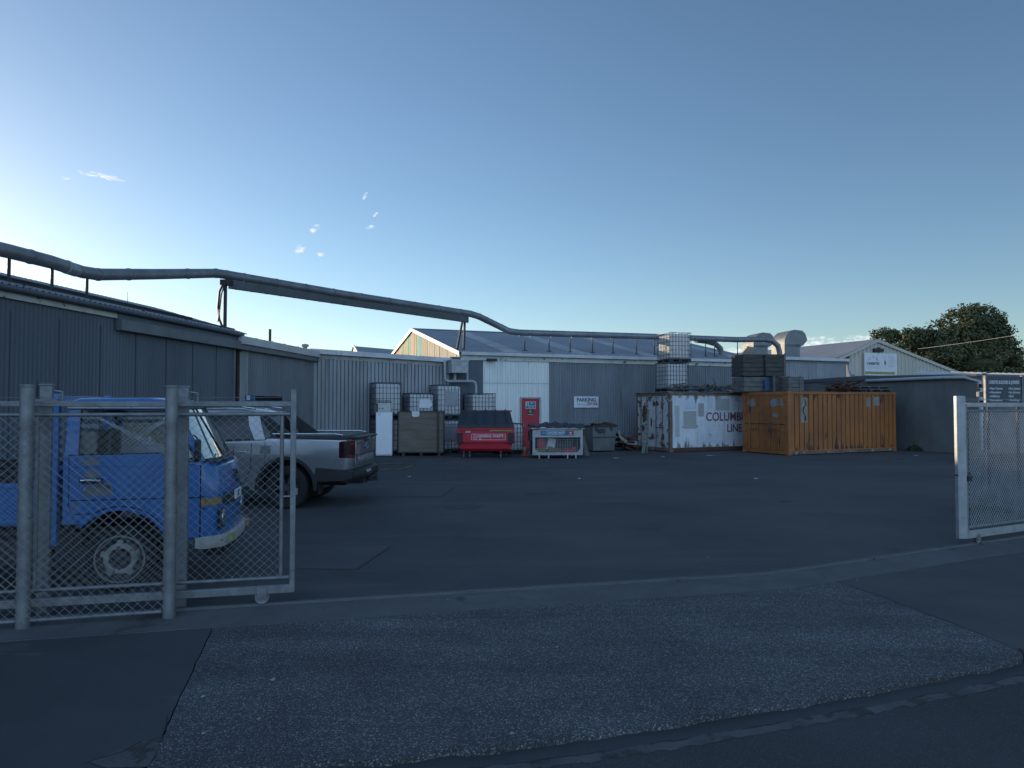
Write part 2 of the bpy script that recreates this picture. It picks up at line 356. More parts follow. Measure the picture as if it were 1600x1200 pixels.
m_conw = pm('dark_concrete_wall', (.165, .17, .168), (.10, .105, .107), .8, .9, stretch=(1, 1, .4), streak=((.13, .135, .13), 1.8, .58), bump=.3, bscale=12)
m_tan = pm('cream_cladding', (.50, .46, .38), (.44, .41, .35), .8, .5, stretch=(1, 1, .3))
m_alloy = pm('grey_alloy', (.10, .10, .11), (.07, .07, .075), 5, .4, metal=.5)
m_track = pm('worn_track_steel', (.11, .115, .12), (.09, .09, .09), 5, .6, metal=.3)
m_barge = pm('white_barge', (.58, .56, .50), (.50, .48, .43), 3, .5)
m_cone = pm('orange_cone', (.55, .10, .04), None, 4, .5)
m_cowl = pm('galv_cowl', (.20, .205, .20), (.145, .15, .15), 2, .5, metal=.25)
m_hopper = pm('pale_hopper', (.42, .43, .42), (.30, .31, .30), 5, .55, spots=[((.16, .16, .15), 7, .62)])
m_pvc = pm('grey_pvc_pipe', (.40, .42, .44), (.33, .35, .37), 4, .4)
m_yline = pm('yellow_line', (.20, .17, .05), (.06, .06, .05), 3, .8, lo=.42, hi=.58)
m_straw = pm('faded_leaf', (.36, .37, .30), (.25, .25, .18), 9, .8)
# ================================================================== GROUND
def lerp_poly(P, x):
    for i in range(len(P)-1):
        if x <= P[i+1][0]:
            t = (x-P[i][0])/(P[i+1][0]-P[i][0]); return P[i][1]+(P[i+1][1]-P[i][1])*t
    return P[-1][1]
KP = [(-14, 3.0), (-6, 3.55), (-2.8, 3.80), (-1.72, 3.84), (-.72, 3.98), (.38, 4.24), (1.68, 4.66), (2.71, 5.02), (3.86, 5.47), (8, 7.3), (16, 11.2)]
def K(x): return (lerp_poly(KP, x-.15)+lerp_poly(KP, x+.15))/2
def T(x): return 7.0+.235*(x+2.15) if x < 2.94 else 8.196+.5*(x-2.94)
def slab(name, top, bot, mat, z1, z0, n=200, xr=(-14, 16), kind='structure'):
    """slab between two curves y=top(x) (far) and y=bot(x) (near)"""
    b = MB(); rows = []
    for i in range(n+1):
        x = xr[0]+(xr[1]-xr[0])*i/n
        rows.append([b.bm.verts.new(p) for p in ((x, top(x), z1), (x, bot(x), z1), (x, bot(x), z0))])
    for A, B in zip(rows, rows[1:]):
        b.bm.faces.new([A[0], A[1], B[1], B[0]]); b.bm.faces.new([A[1], A[2], B[2], B[1]])
    return tag(b.build(name, mat), kind=kind)
b = MB(); b.face([(-900, -900, -.12), (900, -900, -.12), (900, 900, -.12), (-900, 900, -.12)]); tag(b.build('ground', m_earth), kind='structure')
def rough(f, amp, sc, seed=0, dy=0): return lambda x: f(x)+dy+amp*fbm(x*sc, seed, 3.1)
kerb = rough(K, .035, 3.5, 1)
b = MB(); b.face([(-60, -12, -.045), (60, -12, -.045), (60, 40, -.045), (16, 11.0, -.045)]+[(x, K(x)-.02, -.045) for x in [15-i for i in range(0, 29)]]+[(-60, 1.5, -.045)])
tag(b.build('road', m_road), kind='structure')
slab('gutter', rough(K, .0, 1, 0, .03), rough(K, .04, 3.0, 7, -.15), m_path, -.041, -.045, 300)
slab('gutter_edge', rough(K, .03, 4.5, 4, -.155), rough(K, .035, 8, 9, -.235), m_gut, -.040, -.045, 700)
# footpath slabs: boundaries between left path, apron and right path
def XL(y): return -1.96-.68*(y-3.88)/2.48+.012*fbm(y*6, 2)      # left joint
def XR(y): return 4.10-(.10 if y < 6 else .10+(y-6)*.22)+.015*fbm(y*4, 5)
def patch(name, pts, mat, z1, z0=-.12):
    b = MB(); b.prism(pts, 'z', z0, z1); return tag(b.build(name, mat), kind='structure')
FR = lambda x: T(x)-.62+.02*fbm(x*1.6, 8)
def curve(f, x0, x1, n): return [(x0+(x1-x0)*i/n, f(x0+(x1-x0)*i/n)) for i in range(n+1)]
ys = [3.84+i*(6.36-3.84)/24 for i in range(25)]
yr = [5.62+i*(8.0-5.62)/14 for i in range(15)]
xl0, xl1 = XL(3.88), XL(6.36)
patch('left_footpath', curve(kerb, -14, xl0-.02, 120)+[(XL(y)-.006, y) for y in ys[1:-1]]+curve(FR, xl1-.02, -14, 80), m_path, 0.0)
patch('driveway_apron', curve(kerb, xl0+.012, 3.93, 200)+[(XR(y)-.002, y) for y in yr[:-1]]+curve(FR, XR(7.9)-.02, xl1+.03, 120)+[(XL(y)+.004, y) for y in ys[::-1][1:-1]], m_agg, 0.0)
patch('right_footpath', curve(rough(K, .02, 3, 1, -.01), 4.08, 16, 80)+curve(FR, 16, XR(7.9)+.02, 80)+[(XR(y)+.002, y) for y in yr[::-1][1:]], m_path2, 0.0)
slab('track_strip', lambda x: T(x)+.14+.03*fbm(x*1.2, 4), lambda x: T(x)-.63+.02*fbm(x*1.6, 8), m_conc, .004, -.1, 240)
YB = 90
patch('yard', [(-40, YB), (-40, T(-14)-5)]+curve(lambda x: T(x)+.10, -14, 16, 60)+[(60, 30), (60, YB)], m_yard, 0.0, -.118)
def sheet(name, pts, mat, z, kind='structure'):
    b = MB(); b.face([(x, y, z) for x, y in pts]); return tag(b.build(name, mat), kind=kind)
def G(px, py): D = CZ*FPX/(py-HY); return ((px-800)/FPX*D, D)
sheet('asphalt_patch', [G(430, 757), G(712, 758), G(690, 775), G(420, 775)], m_patch, .004)
sheet('asphalt_patch', [G(450, 850), G(612, 851), G(560, 888), G(420, 886)], m_patch, .004)
sheet('path_repair', [G(150, 1184), G(196, 1163), G(262, 1143), G(252, 1168), G(240, 1190), G(176, 1192)], m_gut, .004)
random.seed(31)
def crack(pts, w=.010, z=.005, base=0.0):
    P = [Vector(G(*p)) for p in pts]; Q = []
    for a, c in zip(P, P[1:]):
        n = max(2, int((c-a).length/.12)); nn = Vector((-(c-a).y, (c-a).x)).normalized()
        for i in range(n): Q.append(a.lerp(c, i/n)+nn*random.gauss(0, .02))
    b = MB(); rr = [[(p.x+w*random.uniform(.3, 1), p.y, z), (p.x-w*random.uniform(.3, 1), p.y+w*random.uniform(-.6, .6), z)] for p in Q]; b.loft(rr, caps=False)
    tag(b.build('pavement_crack', m_tar), kind='structure')
crack([(140, 1187), (196, 1166), (262, 1143)], .008); crack([(262, 1143), (278, 1100)], .006)
crack([(690, 776), (712, 759), (560, 758)], .008); crack([(560, 889), (612, 852), (470, 850)], .008); crack([(1270, 893), (1400, 940), (1583, 1010)], .004); crack([(1583, 1010), (1600, 1028)], .02)
b = MB()
for pts in ([G(592, 724), G(651, 724.8), G(650, 726), G(592, 725)], [G(648, 725), G(653, 725), G(632, 733.4), G(626, 733)], [G(590, 732.6), G(628, 732.2), G(628, 733.6), G(590, 734)]):
    b.face([(x, y, .008) for x, y in pts])
tag(b.build('parking_line', m_yline), kind='structure')
# gate track on the strip
tr = thing('gate_track', 'low steel sliding gate rail bolted along the concrete strip across the entrance', 'gate track')
b = MB(); pr = [(-.018, .004), (0, .026), (.018, .004)]
xs = [-13+i*.5 for i in range(32)]+[2.94]+[3.4+i*.5 for i in range(25)]
b.loft([[(x, T(x)+p, z) for p, z in pr] for x in xs]); b.build('rail', m_track, tr)
b = MB()
for x in (-.4, 1.9, 4.6, 6.6):
    a = math.atan(.235 if x < 2.94 else .5)
    for s_ in (-.05, .05): b.box((x, T(x)+s_, .012), (.14, .03, .012), Matrix.Rotation(a, 3, 'Z'))
    for q in (-.04, .04): b.box((x+q, T(x)-.05, .022), (.02, .02, .012))
islands(b.build('cleat', m_track, tr))
for i in range(14):
    x = (-1.4, 1.1, 3.0, 5.7)[i % 4]+random.uniform(-.3, .3) if i < 4 else None
lf = None
for (px, py) in ((323, 1084), (325, 1140), (431, 1058), (410, 1118), (700, 935), (870, 1008), (1105, 870), (1335, 905), (800, 1140), (560, 1010)):
    x, y = G(px, py); b = MB(); s_ = random.uniform(.012, .024); a = random.uniform(0, 3)
    b.face([(x+s_*math.cos(a+t)*(1 if i % 2 else .6), y+s_*math.sin(a+t), .006+.004*(i % 2)) for i, t in enumerate((0, 1, 2, 3.1, 4, 5.2))])
    tag(b.build('fallen_leaf', m_straw), 'small pale fallen leaf or scrap lying on the paving in front of the gates', 'leaf', 'pale leaves and scraps on the paving')
# ================================================================== BACK BUILDING (wall frame: s along the wall, t behind it)
W0Y = 30.7; TH = math.atan(.41); ux, uy = math.cos(TH), math.sin(TH); nx, ny = -uy, ux
def WP(s, t=0, z=0): return Vector((s*ux+t*nx, W0Y+s*uy+t*ny, z))
def S(px, t=0.0):
    k = (px-800)/FPX; return (k*(W0Y+t*ny)-t*nx)/(ux-k*uy)
def Zp(px, py, t=0.0): return CZ+(HY-py)/FPX*WP(S(px, t), t).y
U3, N3 = Vector((ux, uy, 0)), Vector((nx, ny, 0)); UP = Vector((0, 0, 1))
B = thing('warehouse', 'long low corrugated iron warehouse with a grey pitched roof and one white painted bay', 'warehouse', WP(0), TH)
# local frame now: x = s, y = t
s0, s1, s2, s3, s4, s5 = S(490), S(703), S(755), S(858), S(1160)+.9, S(1322)
ZE = Zp(828, 557)          # eave
z490, z700 = Zp(490, 550), Zp(700, 564)
dz = lambda s: z490+(z700-z490)*(s-s0)/(s1-s0)
MB().corr((s0, 0, 0), (1, 0, 0), (0, 0, 1), s1-s0, 4, (0, -1, 0), .150, .036, 'groove', v2=lambda f: dz(s0+f*(s1-s0))-.05).build('left_wall', m_corrL, B)
MB().corr((s1, 0, 0), (1, 0, 0), (0, 0, 1), s2-s1, ZE-.1, (0, -1, 0), .105, .014).build('dark_wall', m_dark, B, smooth=50)
d0, d1 = S(815), S(842); zd = Zp(828, 623)
b = MB(); b.corr((s2, 0, 0), (1, 0, 0), (0, 0, 1), d0-.08-s2, ZE-.1, (0, -1, 0), .12, .012, 'trap')
b.corr((d1+.08, 0, 0), (1, 0, 0), (0, 0, 1), s3-d1-.08, ZE-.1, (0, -1, 0), .12, .012, 'trap')
b.corr((d0-.08, 0, zd+.07), (1, 0, 0), (0, 0, 1), d1-d0+.16, ZE-.17-zd, (0, -1, 0), .12, .012, 'trap'); b.build('white_wall', m_white, B, smooth=30)
MB().corr((s3, 0, 0), (1, 0, 0), (0, 0, 1), s4-s3, ZE-.1, (0, -1, 0), .125, .026).build('grey_wall', m_corr, B, smooth=50)
ZR = Zp(1270, 563)
MB().corr((s4, 0, 0), (1, 0, 0), (0, 0, 1), s5-s4, ZR-.1, (0, -1, 0), .125, .024).build('right_wall', m_corrL, B, smooth=50)
MB().b2((s2, -.022, 2.86), (s3, -.012, 2.875)).build('sheet_lap', m_corrL, B)
b = MB(); b.b2((s0, .10, 0), (s5, .14, 3.3)); b.build('wall_backing', m_dark, B)
# door
dr = MB().b2((d0, .0, .03), (d1, .045, zd)).build('door', m_reddoor, B, bevel=.004)
b = MB(); b.b2((d0-.075, -.03, 0), (d0-.003, .06, zd+.07)); b.b2((d1+.003, -.03, 0), (d1+.075, .06, zd+.07)); b.b2((d0-.003, -.03, zd+.005), (d1+.003, .06, zd+.07)); b.build('door_frame', m_offwhite, dr)
b = MB(); b.b2((d0+.06, -.045, .98), (d0+.085, .0, 1.16)); b.tube([(d0+.07, -.05, 1.02), (d0+.18, -.05, 1.02)], .01, 6); b.build('handle', m_galvL, dr)
xa, xb = S(821.3), S(837); za, zb = Zp(829, 638.7), Zp(829, 627.6)
sg = MB().b2((xa, -.012, za), (xb, -.002, zb)).build('door_sign', m_paper, dr); sg['label'] = 'blue and white visitor notice on the red door'
b = MB(); b.b2((xa+.14, -.016, za+.15), (xb-.02, -.013, zb-.02)); b.b2((xa+.02, -.016, za+.02), (xb-.02, -.013, za+.135)); b.build('sign_panel', m_bluesign, sg)
text('lettering', 'ALL', m_paper, sg, ((xa+xb)/2+.05, -.019, zb-.075), FRONT, .09, .001)
text('lettering', 'VISITORS', m_paper, sg, ((xa+xb)/2, -.019, za+.075), FRONT, .075, .001)
b = MB(); b.lathe([(.001, -.018), (.035, -.018), (.035, -.014), (.001, -.014)], ((xa+.08), 0, zb-.06), 'y', 12); b.b2((xa+.05, -.018, za+.15), (xa+.11, -.014, zb-.10)); b.build('figure_symbol', m_bluesign, sg)
MB().b2((S(824.2), -.012, Zp(829, 648.5)), (S(834), -.002, Zp(829, 640.8))).build('small_notice', m_wooddk, dr)
b = MB(); b.b2((S(824.6), -.016, Zp(829, 648.3)), (S(833), -.013, Zp(829, 646.9))); b.b2((S(827), -.016, Zp(829, 644.5)), (S(830), -.013, Zp(829, 641.5))); b.build('notice_lettering', m_offwhite, dr)
# roof
sg0 = S(717); TR = 7.9; ZRI = ZE+.12+TR*math.tan(R(12.4)); se = 14.0
RL = math.hypot(TR+.12, ZRI-ZE-.1); vdir = Vector((0, TR+.12, ZRI-ZE-.1)).normalized(); nr = Vector((0, -vdir.z, vdir.y))
MB().corr((sg0, -.12, ZE+.10), (1, 0, 0), vdir, se-sg0, RL, nr, .15, .016).build('roof', m_roof, B, smooth=50)
v2 = Vector((0, TR, -(ZRI-ZE-.1))).normalized()
MB().corr((sg0, TR, ZRI), (1, 0, 0), v2, se-sg0, RL, (0, v2.z*-1, v2.y), .15, .016).build('rear_roof', m_roof, B, smooth=50)
b = MB(); b.prism([(TR-.16, ZRI-.01), (TR, ZRI+.05), (TR+.16, ZRI-.01)], 'x', sg0-.05, se); b.build('ridge_cap', m_roof, B)
for (px0, px1, wd) in ((730, 790, .8), (838, 905, .75), (945, 1015, .7), (1112, 1160, .7)):
    # lighter sheets laid up the slope
    sa = S(px1); o = MB().corr((sa, -.1, ZE+.13), (1, 0, 0), vdir, wd, RL-.6, nr, .15, .016).build('skylight', m_sky, B, smooth=50)
# left end gable: coloured boards on the plane s = sg0
gm = [pm('board_'+n, c, tuple(v*.72 for v in c), 2.5, .7, stretch=(1, 1, .25), spots=[(tuple(v*.5+.06 for v in c), 4, .62, (1, 3, .5))]) for n, c in
      (('beige', (.40, .33, .24)), ('tan', (.36, .27, .15)), ('orange', (.56, .20, .10)), ('green', (.045, .40, .19)), ('teal', (.03, .38, .36)), ('grey', (.34, .32, .28)), ('olive', (.30, .31, .14)), ('pale', (.52, .47, .36)))]
seq = [7, 7, 0, 0, 5, 0, 5, 0, 5, 0, 1, 5, 1, 2, 4, 4, 3, 0, 2, 5, 3, 3, 6, 2, 3, 6, 2, 2, 6, 0, 1, 6, 0, 0, 1, 0, 0, 5]
b = MB(); nb = len(seq); bw = 2*TR/nb
for i, c in enumerate(seq):
    b.mi = c; t0, t1 = i*bw+.012, (i+1)*bw-.012; f = lambda t: ZRI-.10-abs(t-TR)*math.tan(R(12.4))
    d = random.uniform(0, .02)
    b.loft([[(sg0+.03-d, t0, 0), (sg0+.03-d, t1, 0), (sg0+.03-d, t1, f(t1)), (sg0+.03-d, t0, f(t0))], [(sg0+.08, t0, 0), (sg0+.08, t1, 0), (sg0+.08, t1, f(t1)), (sg0+.08, t0, f(t0))]])
gw = b.build('gable_boards', gm, B); gw['label'] = 'gable end of weathered boards painted green, teal, orange and beige'
b = MB()
for sgn in (-1, 1):
    b.loft([[(x, TR+sgn*0, ZRI-.13), (x, TR, ZRI+.04), (x, TR+sgn*(TR+.15), ZRI+.04-(TR+.15)*math.tan(R(12.4))), (x, TR+sgn*(TR+.15), ZRI-.13-(TR+.15)*math.tan(R(12.4)))] for x in (sg0-.06, sg0-.02)])
b.build('barge_board', m_barge, B)
# right gable wall, fascia and gutters
b = MB(); b.prism([(0, 0), (2*TR, 0), (2*TR, ZE), (TR, ZRI-.08), (0, ZE)], 'x', se-.1, se-.05); b.build('right_gable', m_corr, B)
b = MB(); b.b2((s1+.45, -.20, ZE-.02), (s4, -.06, ZE+.12))
for px in (727, 755, 783, 812, 840, 867, 893, 919, 945, 969, 991, 1014, 1035, 1100, 1121, 1141): b.b2((S(px)-.008, -.207, ZE-.03), (S(px)+.012, -.05, ZE+.15))
b.build('gutter', m_gutter, B, bevel=.008)
MB().b2((s1+.45, -.05, ZE-.22), (s4, -.005, ZE-.03)).build('fascia', m_cream, B)
b = MB(); b.b2((s4-.25, -.16, ZR-.02), (s5+.1, -.03, ZR+.14)); b.build('right_gutter', m_gutter, B, bevel=.008)
MB().b2((s4-.1, -.02, ZR-.14), (s5, .05, ZR-.03)).build('right_fascia', m_trim, B)
b = MB(); f = [[(s, y, dz(s)+z) for (y, z) in ((-.20, -.07), (-.04, -.07), (-.04, .12), (-.20, .12))] for s in (s0-.15, s1)]; b.loft(f)
for px in (509, 565, 611, 652, 690):
    s = S(px); b.b2((s-.008, -.207, dz(s)-.08), (s+.012, -.05, dz(s)+.14))
b.build('left_gutter', m_gutter, B, bevel=.006)
b = MB(); b.loft([[(s, y, dz(s)+z) for (y, z) in ((-.05, -.24), (-.02, -.24), (-.02, -.09), (-.05, -.09))] for s in (s0, s1)]); b.build('left_fascia', m_offwhite, B)
b = MB(); b.loft([[(s0, 0.0, dz(s0)-.06), (s1, 0.0, dz(s1)-.03)], [(s0-1.5, 14, dz(s0)-.4), (s1, 14, dz(s0)-.3)]], caps=False); b.build('flat_roof', m_roofdk, B)
b = MB(); b.loft([[(s4-.3, -.05, ZR+.10), (s5+.2, -.05, ZR+.10)], [(s4-.3, 6, ZR+.35), (s5+.2, 6, ZR+.35)]], caps=False)
b.face([(s4-.3, -.05, ZR+.1), (s4-.3, 6, ZR+.35), (s4-.3, 6, 3), (s4-.3, -.05, 3)]); b.build('right_flat_roof', m_roofdk, B)
b = MB(); b.b2((s5-.02, 0, 0), (s5+.02, 6, ZR+.05)); b.build('end_wall', m_corrL, B)
# flood light
fl = thing('flood_light', 'small black flood light under the gutter at the edge of the white bay', 'flood light', WP(S(765), -.28, Zp(765, 563)), TH)
b = MB(); b.box((0, 0, 0), (.42, .16, .12)); b.build('housing', m_black, fl, bevel=.02); MB().b2((-.03, .05, -.03), (.03, .22, .03)).build('bracket', m_black, fl)
# dust hopper and pipework
H = thing('dust_hopper', 'pale square metal hopper box with grey pipes high on the wall', 'hopper', WP(S(714), 0, 0), TH)
hx = lambda px: S(px, -.5)-S(714); hz = lambda py: Zp(714, py, -.5)
b = MB(); b.b2((hx(702), -.85, hz(583)), (hx(727), -.15, hz(563))); b.build('box', m_hopper, H, bevel=.01)
b = MB(); b.b2((hx(700.5), -.88, hz(564.5)), (hx(728.5), -.12, hz(562.5))); b.box(((hx(702)+hx(727))/2, -.86, hz(570)), (.12, .02, .12), rotm('Y', 45)); b.build('rim', m_galvL, H)
b = MB(); yq = -.35; r = .055
b.tube([(hx(697), -.1, hz(563)), (hx(697), yq, hz(568)), (hx(697), yq, hz(591)), (hx(699), yq, hz(594.5)), (hx(704), yq, hz(595.5)), (hx(740), yq, hz(595)), (hx(744), yq, hz(597)), (hx(745.5), yq, hz(602)), (hx(745.5), yq, .1)], r, 10)
b.tube([(hx(732), yq, hz(556)), (hx(732), yq, hz(594))], .05, 10); b.tube([(hx(712.5), yq, hz(583)), (hx(712.5), yq, hz(594))], .055, 10)
for (px, py) in ((732, 590), (720, 595), (704, 595.5), (745.5, 606)):
    pass
b.build('pipe', m_pvc, H, smooth=60)
# parking sign
pk = thing('parking_sign', 'white rectangular PARKING sign with faded red and grey second line on the grey wall', 'sign', WP((S(896)+S(934))/2, -.05, Zp(915, 628.2)), TH)
w_, h_ = S(934)-S(896), Zp(915, 619.5)-Zp(915, 637)
MB().box((0, 0, 0), (w_, .02, h_)).build('board', m_paper, pk, bevel=.003)
text('lettering', 'PARKING', m_ink, pk, (0, -.016, .095), FRONT, .235, .003, 1.0)
text('faded_lettering', 'VISITORS', m_fade, pk, (-.27, -.016, -.10), FRONT, .11, .002, 1.0)
text('red_lettering', 'DON\'T PARK', m_redink, pk, (.30, -.016, -.085), FRONT, .20, .003, .46)
# roof vents on lean-to
b = MB(); p = WP(S(421, 3), 3); b.tube([(p.x, p.y, 3.7), (p.x, p.y, Zp(421, 514, 3))], .055, 10)
tag(b.build('flue_pipe', m_rust, smooth=60), 'thin dark rusty flue pipe standing on the low roof', 'flue')
p = WP(S(476, 2.5), 2.5); z = Zp(476, 538, 2.5); v = thing('roof_vent', 'small pale round capped vent on the low roof near the wall corner', 'vent', (p.x, p.y, z-.3))
MB().tube([(0, 0, -.2), (0, 0, .22)], .09, 12).build('stem', m_offwhite, v, smooth=60); MB().lathe([(.001, .18), (.15, .20), (.15, .30), (.001, .33)], (0, 0, 0), 'z', 14).build('cap', m_offwhite, v, smooth=40)
# big cowls on the roof
def cowl(px, t, pw, ptop, pbot, label, nm='vent_cowl'):
    s = S(px, t); q = WP(s, t); D = q.y; k = D/FPX
    w = pw*k; zt = CZ+(HY-ptop)*k; zb = CZ+(HY-pbot)*k-.6
    c = thing(nm, label, 'vent cowl', (q.x, q.y, zb), TH-.25, 'twin galvanised vent cowls on the warehouse roof')
    h = zt-zb; b = MB(); a = w*.36
    b.b2((-a, -.5*w, 0), (a*.72, .5*w, h*.62))
    b.build('trunk', m_cowl, c, bevel=.01)
    rings = []; n = 9
    prof = [(-a, h*.55), (-a*.98, h*.74), (-a*.72, h*.88), (-a*.30, h*.97), (a*.12, h), (w*.36, h*.98), (w*.48, h*.90), (w*.56, h*.73), (w*.40, h*.60), (a*.72, h*.55)]
    b = MB(); b.prism(prof, 'y', -.5*w, .5*w); b.build('hood', m_cowl, c, bevel=.01, smooth=30)
    b = MB(); b.prism([(w*.565, h*.725), (w*.41, h*.595), (w*.39, h*.61), (w*.545, h*.735)], 'y', -.46*w, .46*w); b.build('opening', m_tar, c)
    return c
cowl(1182, 3.6, 38, 521, 556, 'left hand galvanised vent cowl half behind the duct on the warehouse roof')
cowl(1230, 3.6, 41, 517, 560, 'right hand larger galvanised gooseneck vent cowl above the timber crates')
# ================================================================== LEFT BUILDING
C = Vector((WP(s0).x, WP(s0).y, 0)); LA = math.atan2(-.1012, .9949)
Ls = 1.0
v3 = Vector((-.1012, -.9949, 0)); 
LB = thing('factory_shed', 'dark blue grey factory shed along the left side with a shallow roof and gutters', 'shed', C, math.atan2(v3.y, v3.x))
# local: x = distance r toward the camera; y = to the right of that walking direction -> outside is +y
def Lr(px):
    k = (px-800)/FPX; return (C.x-k*C.y)/(k*v3.y-v3.x)
def Lz(px, py): return CZ+(HY-py)/FPX*(C.y+v3.y*Lr(px))
rA = Lr(372); rEnd = C.y/.9949-4.0
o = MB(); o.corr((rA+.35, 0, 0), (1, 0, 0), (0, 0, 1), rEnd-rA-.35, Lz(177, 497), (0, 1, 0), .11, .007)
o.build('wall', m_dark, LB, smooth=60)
b = MB(); x = rA+1.3
while x < rEnd: b.b2((x, .0, 0), (x+.012, .010, Lz(177, 512))); x += 1.22
b.build('panel_joint', m_joint, LB)
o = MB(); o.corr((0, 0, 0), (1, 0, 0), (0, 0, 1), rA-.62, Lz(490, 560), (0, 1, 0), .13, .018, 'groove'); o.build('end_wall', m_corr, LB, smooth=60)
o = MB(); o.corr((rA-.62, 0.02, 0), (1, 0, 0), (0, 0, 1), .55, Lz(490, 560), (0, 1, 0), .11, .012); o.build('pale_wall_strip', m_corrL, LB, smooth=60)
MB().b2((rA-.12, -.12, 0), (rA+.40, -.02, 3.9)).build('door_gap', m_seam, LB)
b = MB(); b.b2((rA+.27, -.02, 0), (rA+.37, .05, 3.6)); b.build('jamb', m_trim, LB); MB().b2((rA-.02, -.03, 0), (rA+.04, .03, 3.55)).build('red_post', m_rust, LB)
zt = Lz(177, 497)
b = MB(); b.b2((Lr(177), .02, zt), (rEnd, .07, Lz(0, 447)+.02)); b.build('white_fascia', m_cream, LB)
b = MB(); b.b2((-.02, .02, Lz(375, 547)), (Lr(177), .20, zt-.02)); b.build('box_fascia', m_trim, LB, bevel=.01)
b = MB(); b.b2((-.02, .01, zt-.018), (rA-.2, .09, Lz(375, 540)+.02)); b.b2((rA-.2, .01, zt-.018), (Lr(177), .09, Lz(0, 447)+.03)); b.build('upper_fascia', m_dark, LB, bevel=.01)
zg = Lz(0, 447)
b = MB(); b.tube([(rA+.1, .17, zg-.03), (rEnd, .17, zg-.03)], .06, 10); b.build('gutter', m_roofdk, LB, smooth=60)
b = MB(); b.b2((.0, .10, Lz(430, 548)), (Lr(366), .26, Lz(430, 537)))
for px in (389, 414, 434, 455, 474): b.b2((Lr(px)-.008, .095, Lz(430, 548)-.01), (Lr(px)+.012, .267, Lz(430, 537)+.02))
b.build('pale_gutter', m_gutter, LB, bevel=.006)
# roof: eave at the wall, low ridge about 2 m in
zr = Lz(0, 422)+.0; rg = 2.1; zr = CZ+(HY-422)/FPX*14.9
b = MB(); r0 = rA-.15
vd = Vector((0, -rg-.2, zr-zg)).normalized(); Lw = math.hypot(rg+.2, zr-zg)
b.corr((r0, .2, zg+.02), (1, 0, 0), vd, rEnd-r0, Lw, (0, zr-zg, rg), .16, .018, v2=lambda f: Lw*min(1, .25+f*12))
b.build('roof', m_roof, LB, smooth=50)
b = MB(); b.prism([(-rg, zr), (-rg-14, zr-.4), (-rg-14, 0), (-rg-.05, 0)], 'x', r0+1.5, rEnd); b.build('rear_block', m_roofdk, LB)
MB().prism([(.08, 3.55), (.08, zg+.04), (-rg, zr-.03), (-rg, 3.55)], 'x', r0+.05, r0+.12).build('end_gable', m_dark, LB)
b = MB(); b.b2((r0+.2, -rg, 3.2), (rEnd, -.05, 3.3)); b.build('ceiling', m_dark, LB)
MB().b2((.15, -12, 0), (r0+1.4, -.14, 3.62)).build('rear_sun_block', m_roofdk, LB)  # unseen body added to keep the sun from leaking in behind the end walls
b = MB(); b.tube([(rA+1.7, -.52, zg+.29), (rEnd, -.52, zg+.29)], .03, 8); b.tube([(rA+.3, .02, zg+.13), (rEnd, .02, zg+.13)], .018, 6)
for i in range(9): b.tube([(rA+1.2+i*1.8, .02, zg+.13), (rA+1.2+i*1.8, .2, zg-.02)], .012, 5)
b.build('conduit', m_dkmetal, LB, smooth=60)
sg_ = MB().b2((Lr(395), .03, Lz(388, 626)), (Lr(382), .05, Lz(388, 617))).build('blue_notice', m_bluesign, LB)
MB().b2((Lr(388), .052, Lz(388, 625)), (Lr(382.8), .056, Lz(388, 618))).build('notice_figure', m_paper, sg_)
MB().b2((Lr(440), .014, Lz(420, 626)), (Lr(398), .03, Lz(420, 619))).build('slot_window', m_tint, LB)
MB().b2((Lr(82), .03, Lz(70, 622)), (Lr(58), .04, Lz(70, 597))).build('faded_plate', m_trim, LB)
# antenna on ridge
b = MB(); p = Vector((-11.0, 17.3, 0)); q = 17.3/FPX; zz = CZ+(HY-455)*q
b.tube([((197-800)*q, 17.3, CZ+(HY-468)*q-.2), ((197-800)*q, 17.3, zz)], .006, 5); tag(b.build('antenna', m_dkmetal), 'hair thin antenna rod rising from the roof of the left shed', 'antenna')
# ================================================================== DUCT
Dt = thing('exhaust_duct', 'long round grey metal duct running from the left shed to the warehouse roof', 'duct')
def PX(px, py, D): return Vector(((px-800)/FPX*D, D, CZ+(HY-py)/FPX*D))
DD = W0Y+1.2
eD = lambda px, t: WP(S(px, t), t).y
t1 = .9
nodes = [PX(-230, 345, 9.6), PX(-100, 367, 11.2), PX(8, 391, 13.05), PX(75, 408, 14.2), PX(125, 424, 15.2), PX(150, 428, 15.6), PX(240, 427.5, 17.9), PX(335, 426, 20.8), PX(352, 428.5, 21.2), PX(540, 460, 24.9), PX(735, 490, eD(738, t1)-.3), PX(748, 494, eD(748, t1)), PX(795, 517, eD(795, t1)), PX(812, 519.5, eD(812, t1)), PX(1000, 525, eD(1000, t1)), PX(1150, 530.5, eD(1150, t1)), PX(1195, 530, eD(1195, t1)), PX(1207, 532, eD(1207, t1)), PX(1216, 540, eD(1216, t1)), PX(1219, 551, eD(1219, t1)), PX(1219, 585, eD(1219, t1))]
def rad(p): return .135 if p.y < 28 else .142
b = MB(); b.tube(nodes, [rad(p) for p in nodes], 18); b.build('pipe', m_duct, Dt, smooth=40)
b = MB()
def collars(a, c, n, w=.03, dr=.012):
    for i in range(n):
        p = a.lerp(c, (i+.5)/n); d = (c-a).normalized()
        b.tube([p-d*w/2, p+d*w/2], rad(p)+dr, 18)
for i, (a, c, n) in enumerate(((1, 2, 1), (2, 3, 1), (3, 4, 1), (5, 6, 1), (6, 7, 1), (8, 9, 4), (9, 10, 5), (11, 12, 2), (13, 14, 6), (14, 15, 4))): collars(nodes[a], nodes[c], n)
